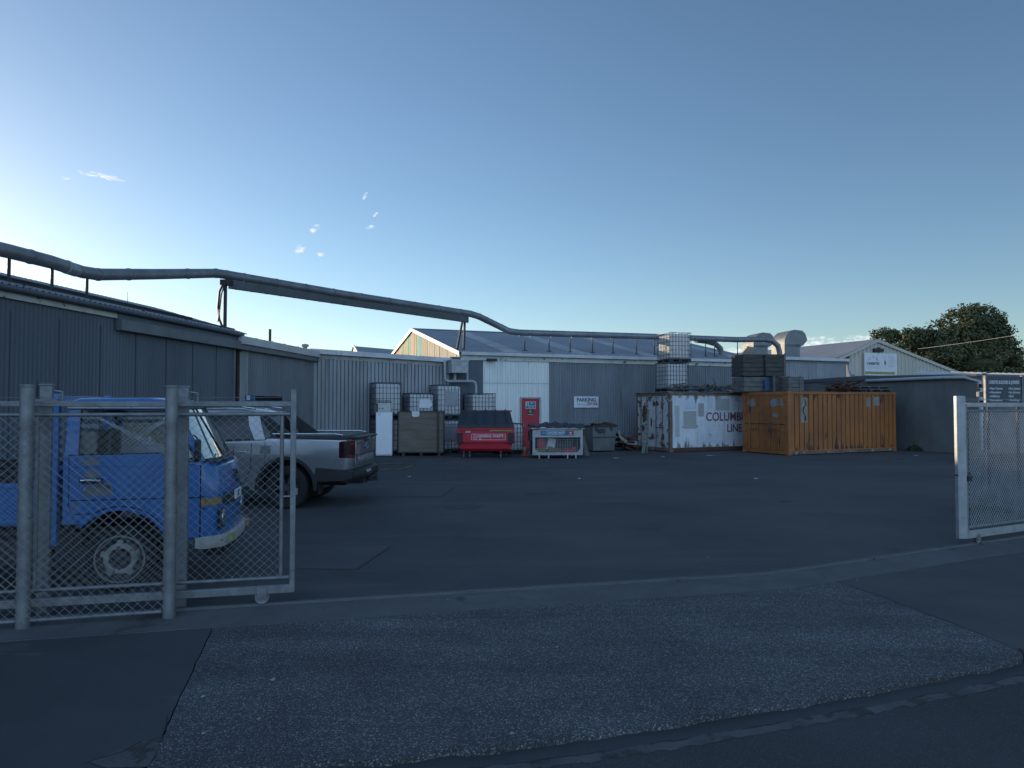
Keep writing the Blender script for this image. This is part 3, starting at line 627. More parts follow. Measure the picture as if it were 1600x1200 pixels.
for i in (5, 7, 8, 11, 12, 13, 16, 18):
    p = nodes[i]; d = (nodes[i+1]-nodes[i-1]).normalized(); b.tube([p-d*.02, p+d*.02], rad(p)+.010, 18)
islands(b.build('collar', m_duct, Dt, smooth=40))
a, c = nodes[8], nodes[10]
o = MB(); dn = Vector((0, 0, 1)); sd_ = (c-a).cross(dn).normalized()
for p0_, p1_ in (((a-dn*.135), (c-dn*.135+(c-a)*.0)),):
    rr = []
    for p in (p0_+(c-a)*.01, p1_-(c-a)*.02):
        rr.append([p+sd_*.09, p-sd_*.09, p-sd_*.09-dn*.26, p+sd_*.09-dn*.26])
    o.loft(rr)
n_ = 22
for i in range(n_):
    p = p0_.lerp(p1_, (i+.6)/n_)-dn*.258; o.box(p, (.08, .19, .02))
o.build('bridge_beam', m_dkduct, Dt)
o = MB()
for i in range(9):
    p = a.lerp(c, (i+.5)/9); o.b2((p.x-.012, p.y-.16, p.z-.2), (p.x+.012, p.y-.14, p.z-.02))
o.build('hanger', m_duct, Dt)
def post(px, D, py0, py1, r=.03, nm='support_post'):
    q = PX(px, py0, D); MB().tube([q, PX(px, py1, D)], r, 8).build(nm, m_dkmetal, Dt, smooth=60)
post(10, 13.05, 400, 437); post(78, 14.25, 418, 455); post(133, 15.3, 434, 463)
post(350, 21.1, 440, 514, .055)
o = MB(); o.tube([PX(348, 440, 21.0), PX(341, 455, 21.0), PX(339, 480, 21.0), PX(341, 498, 21.0), PX(346, 510, 21.0)], .035, 6); o.tube([PX(350, 440, 20.9), PX(344, 460, 20.9), PX(341, 490, 20.9), PX(339, 503, 20.9)], .02, 6); o.build('hose', m_dkmetal, Dt, smooth=60)
o = MB(); o.box(PX(352, 441, 21.1), (.3, .25, .16)); o.build('saddle', m_dkmetal, Dt)
dd = eD(720, .6)
for (x0, x1) in ((722, 712), (726, 724)):
    o = MB(); o.tube([PX(x0, 503, dd), PX(x1, 556, dd)], .05, 6); o.build('support_leg', m_dkmetal, Dt)
for px in (820, 858, 891, 926, 958, 995, 1023, 1103, 1117, 1153):
    D_ = eD(px, t1); zroof = ZE+.12+t1*math.tan(R(12.4)); q = PX(px, 530, D_)
    o = MB(); o.tube([(q.x, q.y, zroof-.1), (q.x, q.y, q.z)], .025, 6); o.box((q.x, q.y, zroof+.02), (.2, .2, .02)); o.build('support_post', m_dkmetal, Dt)
br = [PX(1088, 531, eD(1088, 1.1)), PX(1105, 533, eD(1105, 1.3)), PX(1118, 537, eD(1118, 1.5)), PX(1126, 544, eD(1126, 1.6)), PX(1129, 556, eD(1129, 1.6)), PX(1129, 575, eD(1129, 1.6))]
MB().tube(br, .14, 14).build('branch_pipe', m_duct, Dt, smooth=40)
MB().tube([PX(99, 416.0, 14.62), PX(115, 421.3, 15.0)], .140, 18).build('repair_sleeve', m_galvL, Dt, smooth=40)
# cloth of far small gable building on the left
fg = thing('far_shed', 'distant low shed with a small pale gable seen beyond the low roof', 'shed')
q = 60/FPX; zc = lambda y: CZ+(HY-y)*q; xx = lambda x: (x-800)*q
a_, b_, c_, d_ = (xx(548), 60, zc(555)), (xx(552), 61, zc(541)), (xx(567), 58, zc(556)), None
b = MB(); b.loft([[(xx(540), 62, 0), (xx(540), 62, zc(552)), (xx(553), 60, zc(541)), (xx(567), 58, zc(553)), (xx(567), 58, 0)], [(xx(541), 62.1, 0), (xx(541), 62.1, zc(552)), (xx(554), 60.1, zc(541)), (xx(568), 58.1, zc(553)), (xx(568), 58.1, 0)]]); b.build('gable', m_tan, fg)
b = MB(); b.loft([[(xx(553), 60, zc(540.6)), (xx(567), 58, zc(553))], [(xx(630)+.2, 66, zc(540.6)), (xx(650), 64, zc(553))]], caps=False)
b.loft([[(xx(567), 58, zc(553)), (xx(650), 64, zc(553))], [(xx(567), 58, 0), (xx(650), 64, 0)]], caps=False); b.build('roof', m_roof, fg)
b = MB(); b.tube([(xx(540), 61.9, zc(551)), (xx(553), 59.9, zc(540)), (xx(567), 57.9, zc(553))], .09, 5); b.build('barge_board', m_barge, fg)
# ================================================================== RIGHT SIDE BUILDINGS
A0 = Vector((17.7, 28.5, 0)); 
cb = thing('concrete_store', 'low windowless dark concrete store to the right of the ochre container', 'store', A0, math.atan2(ny, nx))
# local x runs back along the wall; y to the left of that (towards camera-left) is outside
ht = CZ+(HY-591)/FPX*29.5
b = MB(); b.b2((-.9, -12, 0), (9.5, 0, ht)); b.build('wall', m_conw, cb, bevel=.01)
b = MB(); b.prism([(-1.0, ht+.002), (9.5, ht+.002), (9.5, ht+.12), (4.5, ht+.22), (-1.0, ht+.10)], 'y', -12.1, .06); b.build('roof', m_roofdk, cb)
dp = thing('drain_pipe', 'pale plastic rainwater pipe running along the top of the dark concrete wall', 'pipe')
MB().tube([WP(S(1322), -.2, Zp(1322, 570)), WP(S(1322), -.25, Zp(1322, 578)), WP(S(1323), -.3, Zp(1322, 585)), WP(S(1326), -.35, Zp(1326, 588)), A0+N3*4+Vector((-.12, -.05, ht-.02)), A0+N3*.3+Vector((-.12, -.05, ht)), A0-N3*.55+Vector((-.1, -.05, ht-.02)), A0-N3*.95+Vector((.05, -.1, ht-.2)), A0-N3*1.0+Vector((.1, -.1, .2))], .07, 12).build('pipe', m_pvc, dp, smooth=60)
# cream gable building
q = 48/FPX
def gx(px, D=48): return (px-800)/FPX*D
CR = thing('cream_shed', 'cream ribbed metal shed with a gable end beyond the concrete store', 'shed')
def P2(px, py, D): return ((px-800)/FPX*D, D, CZ+(HY-py)/FPX*D)
# gable plane runs along U3 ; apex D=48
ap = Vector(P2(1371, 530, 48)); tdir = U3
le = Vector(P2(1328, 550, 48)); 
kk = (1328-800)/FPX; tt = (kk*ap.y-ap.x)/(ux-kk*uy); le = ap+U3*tt; zle = CZ+(HY-550)/FPX*le.y
kk = (1497-800)/FPX; t2 = (kk*ap.y-ap.x)/(ux-kk*uy); ri = ap+U3*t2; zri = CZ+(HY-581)/FPX*ri.y
b = MB(); wd = (ri-le).length
def top(f):
    x = f*wd; xa_ = -tt
    return (zle+(ap.z-zle)*x/xa_) if x < xa_ else ap.z+(zri-ap.z)*(x-xa_)/(wd-xa_)
b.corr((le.x, le.y, 0), U3, (0, 0, 1), wd, 1, (uy, -ux, 0), .36, .03, 'trap', v2=top); b.build('gable_wall', m_tan, CR)
b = MB()
nb_ = -N3*.12
for (p0_, p1_) in ((Vector((le.x, le.y, zle))-U3*1.0-Vector((0, 0, .38)), ap), (ap, Vector((ri.x, ri.y, zri)))):
    b.loft([[p0_+nb_, p1_+nb_, p1_+nb_-UP*.2, p0_+nb_-UP*.2], [p0_, p1_, p1_-UP*.2, p0_-UP*.2]])
b.build('barge_board', m_tan, CR)
b = MB(); rl = 26
ridge2 = ap+N3*rl
e0 = Vector((le.x, le.y, zle))-U3*1.2-UP*.42
b.loft([[ap+nb_, e0+nb_], [ap+N3*rl, e0+N3*rl]], caps=False); b.loft([[ap+nb_+UP*.01, Vector((ri.x, ri.y, zri))+nb_], [ap+N3*rl+UP*.01, Vector((ri.x, ri.y, zri))+N3*rl]], caps=False)
b.build('roof', m_roof, CR)
b = MB(); b.loft([[Vector((le.x, le.y, 0)), Vector((le.x, le.y, zle))], [Vector((le.x, le.y, 0))+N3*rl, Vector((le.x, le.y, zle))+N3*rl]], caps=False); b.build('side_wall', m_corr, CR)
b = MB(); p = ap-UP*.75-N3*.15
for q_ in (-.25, .2): b.box(p+U3*q_, (.32, .2, .22))
b.b2((p.x-.05, p.y-.05, p.z), (p.x+.1, p.y+.1, p.z+.2)); b.build('flood_lamp', m_black, CR)
# its sign: flat board on the wall
kk = (1348-800)/FPX; ta = (kk*ap.y-ap.x)/(ux-kk*uy); kk = (1399-800)/FPX; tb = (kk*ap.y-ap.x)/(ux-kk*uy)
cs = thing('company_sign', 'white company board with small logo and olive strip on the cream gable', 'sign', ap+U3*ta-N3*.18, TH)
D_ = 49; W_ = tb-ta; zt_ = CZ+(HY-552)/FPX*(ap.y+U3.y*(ta+tb)/2)-ap.z; zb_ = CZ+(HY-587)/FPX*(ap.y+U3.y*(ta+tb)/2)-ap.z
MB().b2((0, 0, zb_), (W_, .05, zt_)).build('board', m_paper, cs)
hh = zt_-zb_
MB().b2((.03, -.01, zb_+.06*hh), (W_*.92, -.002, zb_+.17*hh)).build('olive_strip', m_olive, cs)
text('lettering', 'CHRISTIE', m_ink, cs, (W_*.26, -.01, zt_-hh*.48), FRONT, hh*.16, .002, 1.15)
b = MB(); x_ = W_*.27
for (dx, dz_, w2) in ((-.16, -.30, .14), (0, -.22, .1), (.12, -.30, .14)): b.tube([(x_+dx*W_-w2*.4, -.01, zt_+dz_*hh-.05), (x_+dx*W_*.6, -.01, zt_+(dz_+.12)*hh), (x_+dx*W_+w2*.4, -.01, zt_+dz_*hh-.05)], .012, 4)
b.build('logo', m_fade, cs)
MB().b2((W_*.60, -.01, zt_-hh*.52), (W_*.65, -.002, zt_-hh*.33)).build('red_mark', m_redink, cs)
b = MB()
for i in range(8): b.b2((W_*(.72+.03*(i % 3 == 2)), -.01, zt_-hh*(.12+.07*i)), (W_*.90, -.002, zt_-hh*(.10+.07*i)))
for i in (0, 1, 2, 7): b.b2((W_*.60, -.01, zt_-hh*(.13+.08*i)), (W_*.66, -.002, zt_-hh*(.115+.08*i)))
b.b2((W_*.06, -.01, zt_-hh*.60), (W_*.5, -.002, zt_-hh*.585)); b.b2((W_*.04, -.01, zt_-hh*.68), (W_*.5, -.002, zt_-hh*.66))
b.build('small_print', m_fade, cs)
# low cream roofed shed far right
LR = thing('low_cream_shed', 'low shed with a pale ribbed roof at the right edge behind the sign', 'shed')
q = 34/FPX
b = MB(); p0_ = Vector(P2(1500, 590, 33)); wl_ = 26
b.corr(p0_, Vector((ux, uy, 0)), Vector((nx, ny, .16)), wl_, 2.6, (0, -.2, 1), .5, .05, 'rib'); b.build('roof', m_gutter, LR)
b = MB(); b.loft([[p0_+Vector((0, 0, -.02)), p0_+U3*wl_-UP*.02], [p0_-UP*.35, p0_+U3*wl_-UP*.35]], caps=False); b.build('fascia', m_tan, LR)
b = MB(); q1 = p0_+N3*.4; b.loft([[q1-UP*.3, q1+U3*wl_-UP*.3], [Vector((q1.x, q1.y, 0)), Vector(((q1+U3*wl_).x, (q1+U3*wl_).y, 0))]], caps=False); b.build('wall', m_conw, LR)
# ================================================================== YARD OBJECTS
def wallrow(px, t): return WP(S(px, t), t)
def make_ibc(h, name='ibc_tank', plate=False):
    """1.0 wide (x) x 1.2 deep (y), front left bottom corner at origin"""
    t = thing(name, 'x', 'tank')
    hp = .15; b = MB(); b.b2((.03, .03, hp+.01), (.97, 1.17, h-.06)); b.build('tank', m_tank, t, bevel=.09, seg=4)
    b = MB(); b.lathe([(.001, h-.06), (.09, h-.06), (.09, h-.02), (.001, h-.02)], (.5, .6, 0), 'z', 14); b.build('cap', m_black, t)
    b = MB(); b.b2((0, 0, .10), (1, 1.2, hp)); 
    for y in (0, .52, 1.04): b.b2((0, y, 0), (1, y+.16, .03))
    for x in (0, .42, .84):
        for y in (0, .52, 1.04): b.b2((x, y, .03), (x+.16, y+.16, .10))
    b.build('pallet', m_black, t)
    b = MB(); r = .011; z0_, z1_ = hp, h-.01; c = [(0, 0), (1, 0), (1, 1.2), (0, 1.2)]
    n = 6
    for k in range(n+1):
        z = z0_+(z1_-z0_)*k/n
        if 0 < k < n and k % 1 == 0 or k in (0, n): b.tube([(x, y, z) for x, y in c], r if k < n else .016, 5, closed=True)
    for i in range(8):
        x = i/7
        for y in (0, 1.2): b.tube([(x, y, z0_), (x, y, z1_)], r, 5)
    for i in range(1, 8):
        y = 1.2*i/8
        for x in (0, 1): b.tube([(x, y, z0_), (x, y, z1_)], r, 5)
    for x in (.3, .7): b.tube([(x, 0, z1_), (x, 1.2, z1_)], .014, 5)
    b.build('cage', m_cage, t)
    if plate: MB().b2((.28, -.02, hp+(h-hp)*.30), (.80, -.008, hp+(h-hp)*.78)).build('cage_plate', m_plate, t)
    return t
gi = 'caged white liquid tanks stacked against the warehouse wall'
def put(o, p, rz, label, group=None, z=0):
    o.location = (p.x, p.y, z); o.rotation_euler = (0, 0, rz); tag(o, label, None, group); return o
i120 = make_ibc(1.20); i141 = make_ibc(1.40); i138p = make_ibc(1.37, plate=True); i128 = make_ibc(1.27)
tz = -1.30
pA, pB_, pC_, pD_ = [wallrow(px, tz) for px in (587, 640, 684, 738)]
put(i141, pA, TH, 'lower caged tank behind the white fridge, mostly hidden by it and the silver ute', gi)
put(copy_tree(i141), pA, TH, 'tall caged white tank on top of the stack behind the white fridge', gi, 1.405)
put(copy_tree(i120), pB_, TH, 'caged tank at the bottom of the stack hidden behind the brown plywood crate', gi)
lab = put(copy_tree(i120), pB_, TH, 'caged white tank with a torn paper label showing over the top of the plywood crate', gi, 1.205)
lb = [c for c in kids(lab)][0]
b = MB(); b.loft([[(x, y, z) for x, y, z in ((.36, yy, .62), (.40, yy, .95), (.70, yy, .97), (.86, yy, .88), (.90, yy, .72), (.80, yy, .60))] for yy in (-.025, -.020)]); b.build('paper_label', m_paper, lab)
put(copy_tree(i138p), pC_, TH, 'lower caged tank in the dark gap between the plywood crate and the red bin', gi)
put(i138p, pC_, TH, 'caged white tank with a grey metal plate, topmost behind the crate and the red bin', gi, 1.375)
put(copy_tree(i120), pD_, TH, 'caged tank at the bottom of the stack directly behind the red bin', gi)
put(copy_tree(i120), pD_, TH, 'caged white tank rising behind the lid of the red general waste bin', gi, 1.205)
put(i120, wallrow(782, -2.6), TH, 'single caged white tank on the ground between the red bin and the red door', gi)
# fridge
D = 26.6; q = D/FPX
fr = thing('fridge', 'tall white upright fridge standing in front of the stacked caged tanks', 'fridge', ((587.5-800)*q, D, 0), R(6))
b = MB(); b.b2((0, .05, .03), (.60, .62, 1.66)); b.build('cabinet', m_fridge, fr, bevel=.012)
d = MB().b2((.0, -.005, .07), (.60, .044, 1.655)).build('door', m_fridge, fr, bevel=.015)
MB().b2((.575, -.03, .9), (.60, -.006, 1.35)).build('handle', m_fridge, d, bevel=.006); MB().b2((.10, -.009, 1.585), (.17, -.004, 1.605)).build('maker_plate', m_trim, d)
MB().b2((.02, .06, 0), (.58, .6, .03)).build('plinth', m_black, fr)
ap_ = thing('old_appliance', 'small scratched cream appliance with open top lying on top of the white fridge', 'appliance', (fr.location.x+.07, D+.03, 1.66), R(6))
b = MB(); b.b2((0, 0, 0), (.46, .45, .34)); b.build('casing', m_appl, ap_, bevel=.01)
b = MB(); b.b2((-.16, .02, .36), (.48, .5, .40)); b.b2((-.14, .1, .0), (-.02, .4, .30)); b.build('lid', m_woodgr, ap_); b = MB(); b.b2((.05, -.012, .12), (.08, 0, .17)); b.b2((.15, -.012, .12), (.20, 0, .17)); b.b2((-.12, .0, .42), (.42, .3, .44)); b.build('knob', m_black, ap_)
# plywood crate
D = 26.9; q = D/FPX
cr = thing('plywood_crate', 'large brown plywood crate on short legs between the fridge and the red bin', 'crate', ((622-800)*q, D, 0), R(2))
b = MB(); b.b2((.03, .02, .16), (1.70, 1.05, 1.66))
for z in (.50, .83, 1.0, 1.30): b.b2((.03, .012, z), (1.70, .02, z+.008))
b.build('panel', m_wood, cr)
b = MB(); b.b2((0, 0, .13), (.035, .06, 1.68)); b.b2((1.70, 0, .13), (1.735, .06, 1.68)); b.b2((0, 0, .12), (1.735, 1.06, .17)); b.b2((-.01, .10, .13), (.03, 1.05, 1.67)); b.b2((0, -.0, 1.66), (1.735, 1.06, 1.69)); b.b2((1.46, .0, .17), (1.56, .018, 1.66)); b.build('frame', m_wooddk, cr)
for x in (.15, .82, 1.5):
    MB().b2((x, .03, 0), (x+.10, 1.0, .12)).build('leg', m_wooddk, cr)
b = MB(); b.loft([[(.52, y, 1.70), (.53, y, 1.52), (.62, y, 1.47), (.80, y, 1.50), (.81, y, 1.70)] for y in (-.02, -.012)]); b.build('paper_label', m_paper, cr)
# general waste bin
D = 25.9; q = D/FPX; X0 = (716-800)*q
gb = thing('general_waste_bin', 'red steel GENERAL WASTE front load bin with a sloping black ribbed lid', 'bin', (X0, D, 0), 0)
b = MB(); Lb = 2.0
prof = [(.12, .24), (.02, .33), (.0, .56), (-.05, .60), (-.05, 1.13), (1.15, 1.64), (1.15, .50), (1.0, .28)]
def ring(x, ins): return [(x, y, z) for (y, z) in prof]
rings = []
for (x, f) in ((0, 0), (Lb, 0)):
    rr = []
    for (y, z) in prof:
        d_ = .10*max(0, (.60-z)/.36)+.10*max(0, (z-1.13)/.5)
        rr.append((x+(d_ if x == 0 else -d_), y, z))
    rings.append(rr)
b.loft(rings); b.build('body', m_red, gb, bevel=.015)
b = MB(); b.b2((.02, -.075, .565), (Lb-.02, -.03, .60)); b.b2((-.03, -.08, 1.02), (Lb+.03, -.03, 1.16))
for x in (.25, .66, 1.07, 1.48, 1.85): b.box((x, 1.10, 1.70), (.22, .12, .05))
b.build('rim', m_red, gb, bevel=.008)
lid = MB(); th_ = math.atan2(.50, 1.12)
lid.loft([[(x0, y, z) for (x0, y, z) in ((-.02+f*.0, -.10, 1.13), (-.02, -.10, 1.20), (.03, 1.12, 1.74), (.03, 1.16, 1.66))] if s_ == 0 else [(Lb+.02, -.10, 1.13), (Lb+.02, -.10, 1.20), (Lb-.12, 1.12, 1.74), (Lb-.12, 1.16, 1.66)] for s_ in (0, 1) for f in (0,)])
lo = lid.build('lid', m_lid, gb, bevel=.015)
b = MB()
for i in range(5):
    x = .18+i*.40; x2 = .18+i*.375
    b.loft([[(x, .05, 1.315), (x+.06, .05, 1.315), (x+.06, .06, 1.22), (x, .06, 1.22)], [(x2, 1.05, 1.77), (x2+.05, 1.05, 1.77), (x2+.04, 1.06, 1.66), (x2, 1.06, 1.66)]])
b.b2((0.0, -.115, 1.115), (Lb, -.095, 1.20)); b.build('lid_rib', m_lid, lo)
b = MB()
for x in (-.03, Lb-.17):
    b.b2((x, -.12, .55), (x+.20, .1, .92))
b.build('fork_pocket', m_black, gb, bevel=.01)
b = MB(); b.b2((-.06, -.06, .53), (-.0, .95, .95)); b.b2((Lb, -.06, .53), (Lb+.06, .95, .95)); b.build('lift_sleeve', m_red, gb, bevel=.01)
b = MB(); b.b2((1.15, -.09, .975), (Lb-.05, -.05, 1.02)); b.build('hazard_strip', m_olive, gb); MB().b2((.28, -.10, .92), (.45, -.06, .99)).build('latch', m_offwhite, gb)
b = MB()
x0_, x1_, za_, zb_ = .48, 1.72, .66, .88
for (p, q_) in (((x0_, za_), (x1_, za_+.012)), ((x0_, zb_-.012), (x1_, zb_)), ((x0_, za_), (x0_+.012, zb_)), ((x1_-.012, za_), (x1_, zb_))): b.b2((p[0], -.058, p[1]), (q_[0], -.051, q_[1]))
ll = b.build('label_border', m_paper, gb)
b = MB(); b.tube([(x0_+.14+.075*math.cos(a), -.056, .77+.075*math.sin(a)) for a in [i*math.pi/8 for i in range(16)]], .008, 4, closed=True)
for a in (0, 2.1, 4.2): b.tube([(x0_+.14+.04*math.cos(a+.3), -.056, .77+.04*math.sin(a+.3)), (x0_+.14+.04*math.cos(a+1.6), -.056, .77+.04*math.sin(a+1.6))], .009, 4)
b.build('recycling_mark', m_paper, ll)
text('lettering', 'GENERAL WASTE', m_paper, ll, (x0_+.70, -.056, .795), FRONT, .125, .002, .96); text('small_lettering', 'BIN', m_paper, ll, (x0_+.33, -.056, .70), FRONT, .06, .002)
for (x, y) in ((.20, .12), (.42, -.02), (Lb-.45, .1), (Lb-.25, .9)):
    w = MB(); w.lathe([(.001, -.02), (.055, -.02), (.065, -.012), (.065, .012), (.055, .02), (.001, .02)], (x, y, .065), 'x', 14); wo_ = w.build('castor', m_galv, gb, smooth=40); MB().b2((x-.035, y-.025, .07), (x+.035, y+.025, .26)).build('fork', m_dkmetal, wo_)
# cardboard bin
D = 25.7; q = D/FPX; X0 = (832-800)*q
kb = thing('cardboard_bin', 'galvanised mesh fronted CARDBOARD recycling bin with a crumpled dark plastic lid', 'bin', (X0, D, 0), R(3))
Lk = 1.83
b = MB(); b.b2((0, 0, .12), (.09, .06, 1.10)); b.b2((Lk-.09, 0, .12), (Lk, .06, 1.10)); b.b2((.09, .0, .12), (Lk-.09, .06, .21)); b.b2((.09, .0, .76), (Lk-.09, .05, 1.06)); b.b2((-.06, -.05, 1.06), (Lk+.06, .05, 1.10))
for sgn, x in ((1, .09), (-1, Lk-.09)): b.prism([(x, .21), (x+sgn*.12, .21), (x, .36)], 'y', .0, .05)
b.b2((0, 1.2, .12), (.08, 1.28, 1.1)); b.b2((Lk-.08, 1.2, .12), (Lk, 1.28, 1.1)); b.b2((-.06, .05, 1.05), (0, 1.28, 1.1)); b.b2((Lk, .05, 1.05), (Lk+.06, 1.28, 1.1))
b.build('frame', m_galvL, kb, bevel=.006)
b = MB(); b.b2((.0, .07, .14), (.012, 1.2, 1.04)); b.b2((Lk-.012, .07, .14), (Lk, 1.2, 1.04)); b.b2((.08, 1.22, .14), (Lk-.08, 1.24, 1.04)); b.b2((.02, .07, .13), (Lk-.02, 1.2, .15)); b.b2((-.09, .1, .62), (-.005, 1.1, .98)); b.build('side_panel', m_black, kb)
b = MB()
for i in range(19): x = .10+i*(Lk-.2)/18; b.tube([(x, .03, .2), (x, .03, .77)], .0055, 4)
for i in range(8): z = .22+i*.075; b.tube([(.08, .035, z), (Lk-.08, .035, z)], .0055, 4)
b.build('front_mesh', m_galvL, kb)
b = MB()
for x in (.22, .56, 1.25, 1.55): b.b2((x, -.01, 0), (x+.045, .08, .13)); b.b2((x, 1.1, 0), (x+.045, 1.2, .13))
islands(b.build('foot', m_galvL, kb))
b = MB(); n = 26; rows = []
random.seed(11)
for j in range(9):
    y = -.08+j*.17; rows.append([b.bm.verts.new((-.10+(Lk+.2)*i/n, y, 1.125+.035*math.sin(i*1.3+j*.7)+random.uniform(0, .05)+(.12 if j in (3, 4, 5) and 5 < i < 19 else .05 if 0 < j < 8 else 0))) for i in range(n+1)])
for A_, B_ in zip(rows, rows[1:]):
    for i in range(n): b.bm.faces.new([A_[i], A_[i+1], B_[i+1], B_[i]])
lidk = b.build('lid', m_lid, kb, smooth=25); so = lidk.modifiers.new('t', 'SOLIDIFY'); so.thickness = .03; so.offset = -1
lb_ = MB().b2((.30, -.012, .83), (1.50, -.002, 1.0)).build('label_panel', m_bluesign, kb)
MB().b2((1.30, -.016, .84), (1.46, -.0125, .99)).build('red_square', m_redsign, lb_)
text('lettering', 'CARDBOARD', m_paper, lb_, (.83, -.015, .93), FRONT, .115, .001, 1.0)
b = MB(); b.tube([(.40+.05*math.cos(a), -.016, .915+.05*math.sin(a)) for a in (math.pi/2, math.pi*7/6, math.pi*11/6)], .009, 4, closed=True); b.b2((.53, -.016, .855), (1.12, -.013, .868)); b.lathe([(.001, -.02), (.03, -.02), (.03, -.017), (.001, -.017)], (1.38, 0, .93), 'y', 10); b.b2((1.33, -.02, .86), (1.43, -.017, .875)); b.build('label_marks', m_paper, lb_)
b = MB(); b.b2((.01, -.004, 1.015), (.26, -.001, 1.055)); b.build('red_tape', m_redsign, kb); MB().b2((1.22, -.004, 1.0), (1.72, -.001, 1.045)).build('yellow_tape', m_olive, kb)
# contents
random.seed(5)
cm_ = [pm('carton', (.22, .14, .08), (.16, .10, .06), 4, .9), m_redsign, m_paper, m_wooddk, m_olive, m_crateblue]
spec = [(.30, .22, .55, .25, .35, 1), (.65, .25, .52, .30, .42, 2), (1.0, .28, .45, .35, .3, 3), (.35, .35, .28, .4, .2, 4), (.8, .2, .27, .5, .2, 0), (1.35, .25, .55, .3, .4, 3), (1.4, .3, .28, .5, .22, 1), (1.1, .6, .7, .6, .3, 0)]
for (x, y, z, w_, h_, mi) in spec:
    b = MB(); b.box((x, y+.25, z), (w_, .35, h_), rotm('Y', random.uniform(-18, 18)) @ rotm('Z', random.uniform(-20, 20)))
    nm = {0: ('carton', 'flattened brown carton seen through the mesh of the cardboard bin'), 1: ('carton', 'red printed carton seen through the mesh of the cardboard bin'), 2: ('carton', 'white carton seen through the mesh of the cardboard bin'), 3: ('carton', 'dark carton seen through the mesh of the cardboard bin'), 4: ('carton', 'olive yellow carton low inside the cardboard bin')}[mi]
    o = b.build(nm[0], cm_[mi]); o.location = (X0, D, 0); tag(o, nm[1], 'carton', 'cartons inside the cardboard bin')
# grey skip
D = 29.0; q = D/FPX; X0 = (926-800)*q
sk = thing('steel_skip', 'low grey steel skip marked 400 between the cardboard bin and the white container', 'skip', (X0, D, 0), R(16))
b = MB(); w_ = 1.04
b.loft([[(0.06, .10, .06), (w_-.06, .10, .06), (w_-.06, 1.3, .06), (.06, 1.3, .06)], [(0.02, .03, .62), (w_-.02, .03, .62), (w_-.02, 1.45, .62), (.02, 1.45, .62)], [(0, 0, 1.06), (w_, 0, 1.06), (w_, 1.5, 1.06), (0, 1.5, 1.06)]]); b.build('body', pm('grey_skip_paint', (.13, .14, .135), (.09, .10, .098), 2, .6, spots=[((.05, .035, .03), 4, .66)]), sk)
b = MB(); b.b2((-.03, -.03, 1.03), (w_+.03, 0.0, 1.09)); b.b2((-.03, 0.0, 1.03), (0.0, 1.5, 1.09)); b.b2((w_, 0.0, 1.03), (w_+.03, 1.5, 1.09)); b.b2((0, -.0, .60), (w_, .012, .625))
for x in (.12, .78): b.b2((x, -.03, .90), (x+.08, -.0, 1.03))
b.build('rim', m_dkmetal, sk); text('lettering', '400', m_ink, sk, (.36, -.012, .86), FRONT, .26, .006)
b = MB(); random.seed(3)
for i in range(16): b.box((random.uniform(.1, .9), random.uniform(.1, 1.3), 1.08+random.uniform(0, .08)), (random.uniform(.2, .7), random.uniform(.05, .2), .03), rotm('Z', random.uniform(0, 180)) @ rotm('Y', random.uniform(-12, 12)))
tag(b.build('scrap_timber', m_rust), 'rusty brown scrap heaped over the rim of the grey skip', 'scrap', kind='stuff').location = (X0, D, 0)
def plank(p0, p1, w, label, mat=m_woodgr, grp=None, nm='plank', th=.03):
    p0, p1 = Vector(p0), Vector(p1); d = (p1-p0).normalized(); s_ = d.cross(Vector((0, 1, 0))); s_.normalize(); t_ = d.cross(s_)
    b = MB(); b.loft([[p-s_*w/2-t_*th/2, p+s_*w/2-t_*th/2, p+s_*w/2+t_*th/2, p-s_*w/2+t_*th/2] for p in (p0, p1)]); return tag(b.build(nm, mat), label, 'plank', grp)
q = 27/FPX
plank(((918-800)*q, 27.0, 0.0), ((910-800)*q, 27.15, .75), .16, 'short pale board leaning against the right side of the cardboard bin', m_woodgr)
# litter
for i, (lx, ly, lw) in enumerate(((828, 707, .12), (1108, 712, .2), (1035, 714, .1), (962, 716, .14), (1430, 712, .12), (640, 745, .06), (1180, 748, .08), (905, 748, .05))):
    x, y = G(lx, ly); b = MB(); b.face([(x-lw, y-.03, .010), (x+lw*.2, y-.07, .016), (x+lw, y+.02, .012), (x+lw*.1, y+.08, .02)]); tag(b.build('litter_scrap', m_paper), 'small pale scrap of litter lying on the dark yard asphalt', 'litter', 'scraps of litter on the yard')
# cone
q = 27.2/FPX
co = thing('traffic_cone', 'small faded orange and white traffic cone in front of the red door', 'cone', ((820-800)*q, 27.2, 0))
MB().b2((-.14, -.14, 0), (.14, .14, .03)).build('base', m_cone, co); MB().lathe([(.11, .03), (.07, .26), (.045, .42), (.03, .5), (.001, .5)], (0, 0, 0), 'z', 16).build('body', m_cone, co, smooth=40); MB().lathe([(.086, .2), (.062, .34), (.055, .34), (.08, .2)], (0, 0, 0), 'z', 16).build('band', m_offwhite, co, smooth=40)
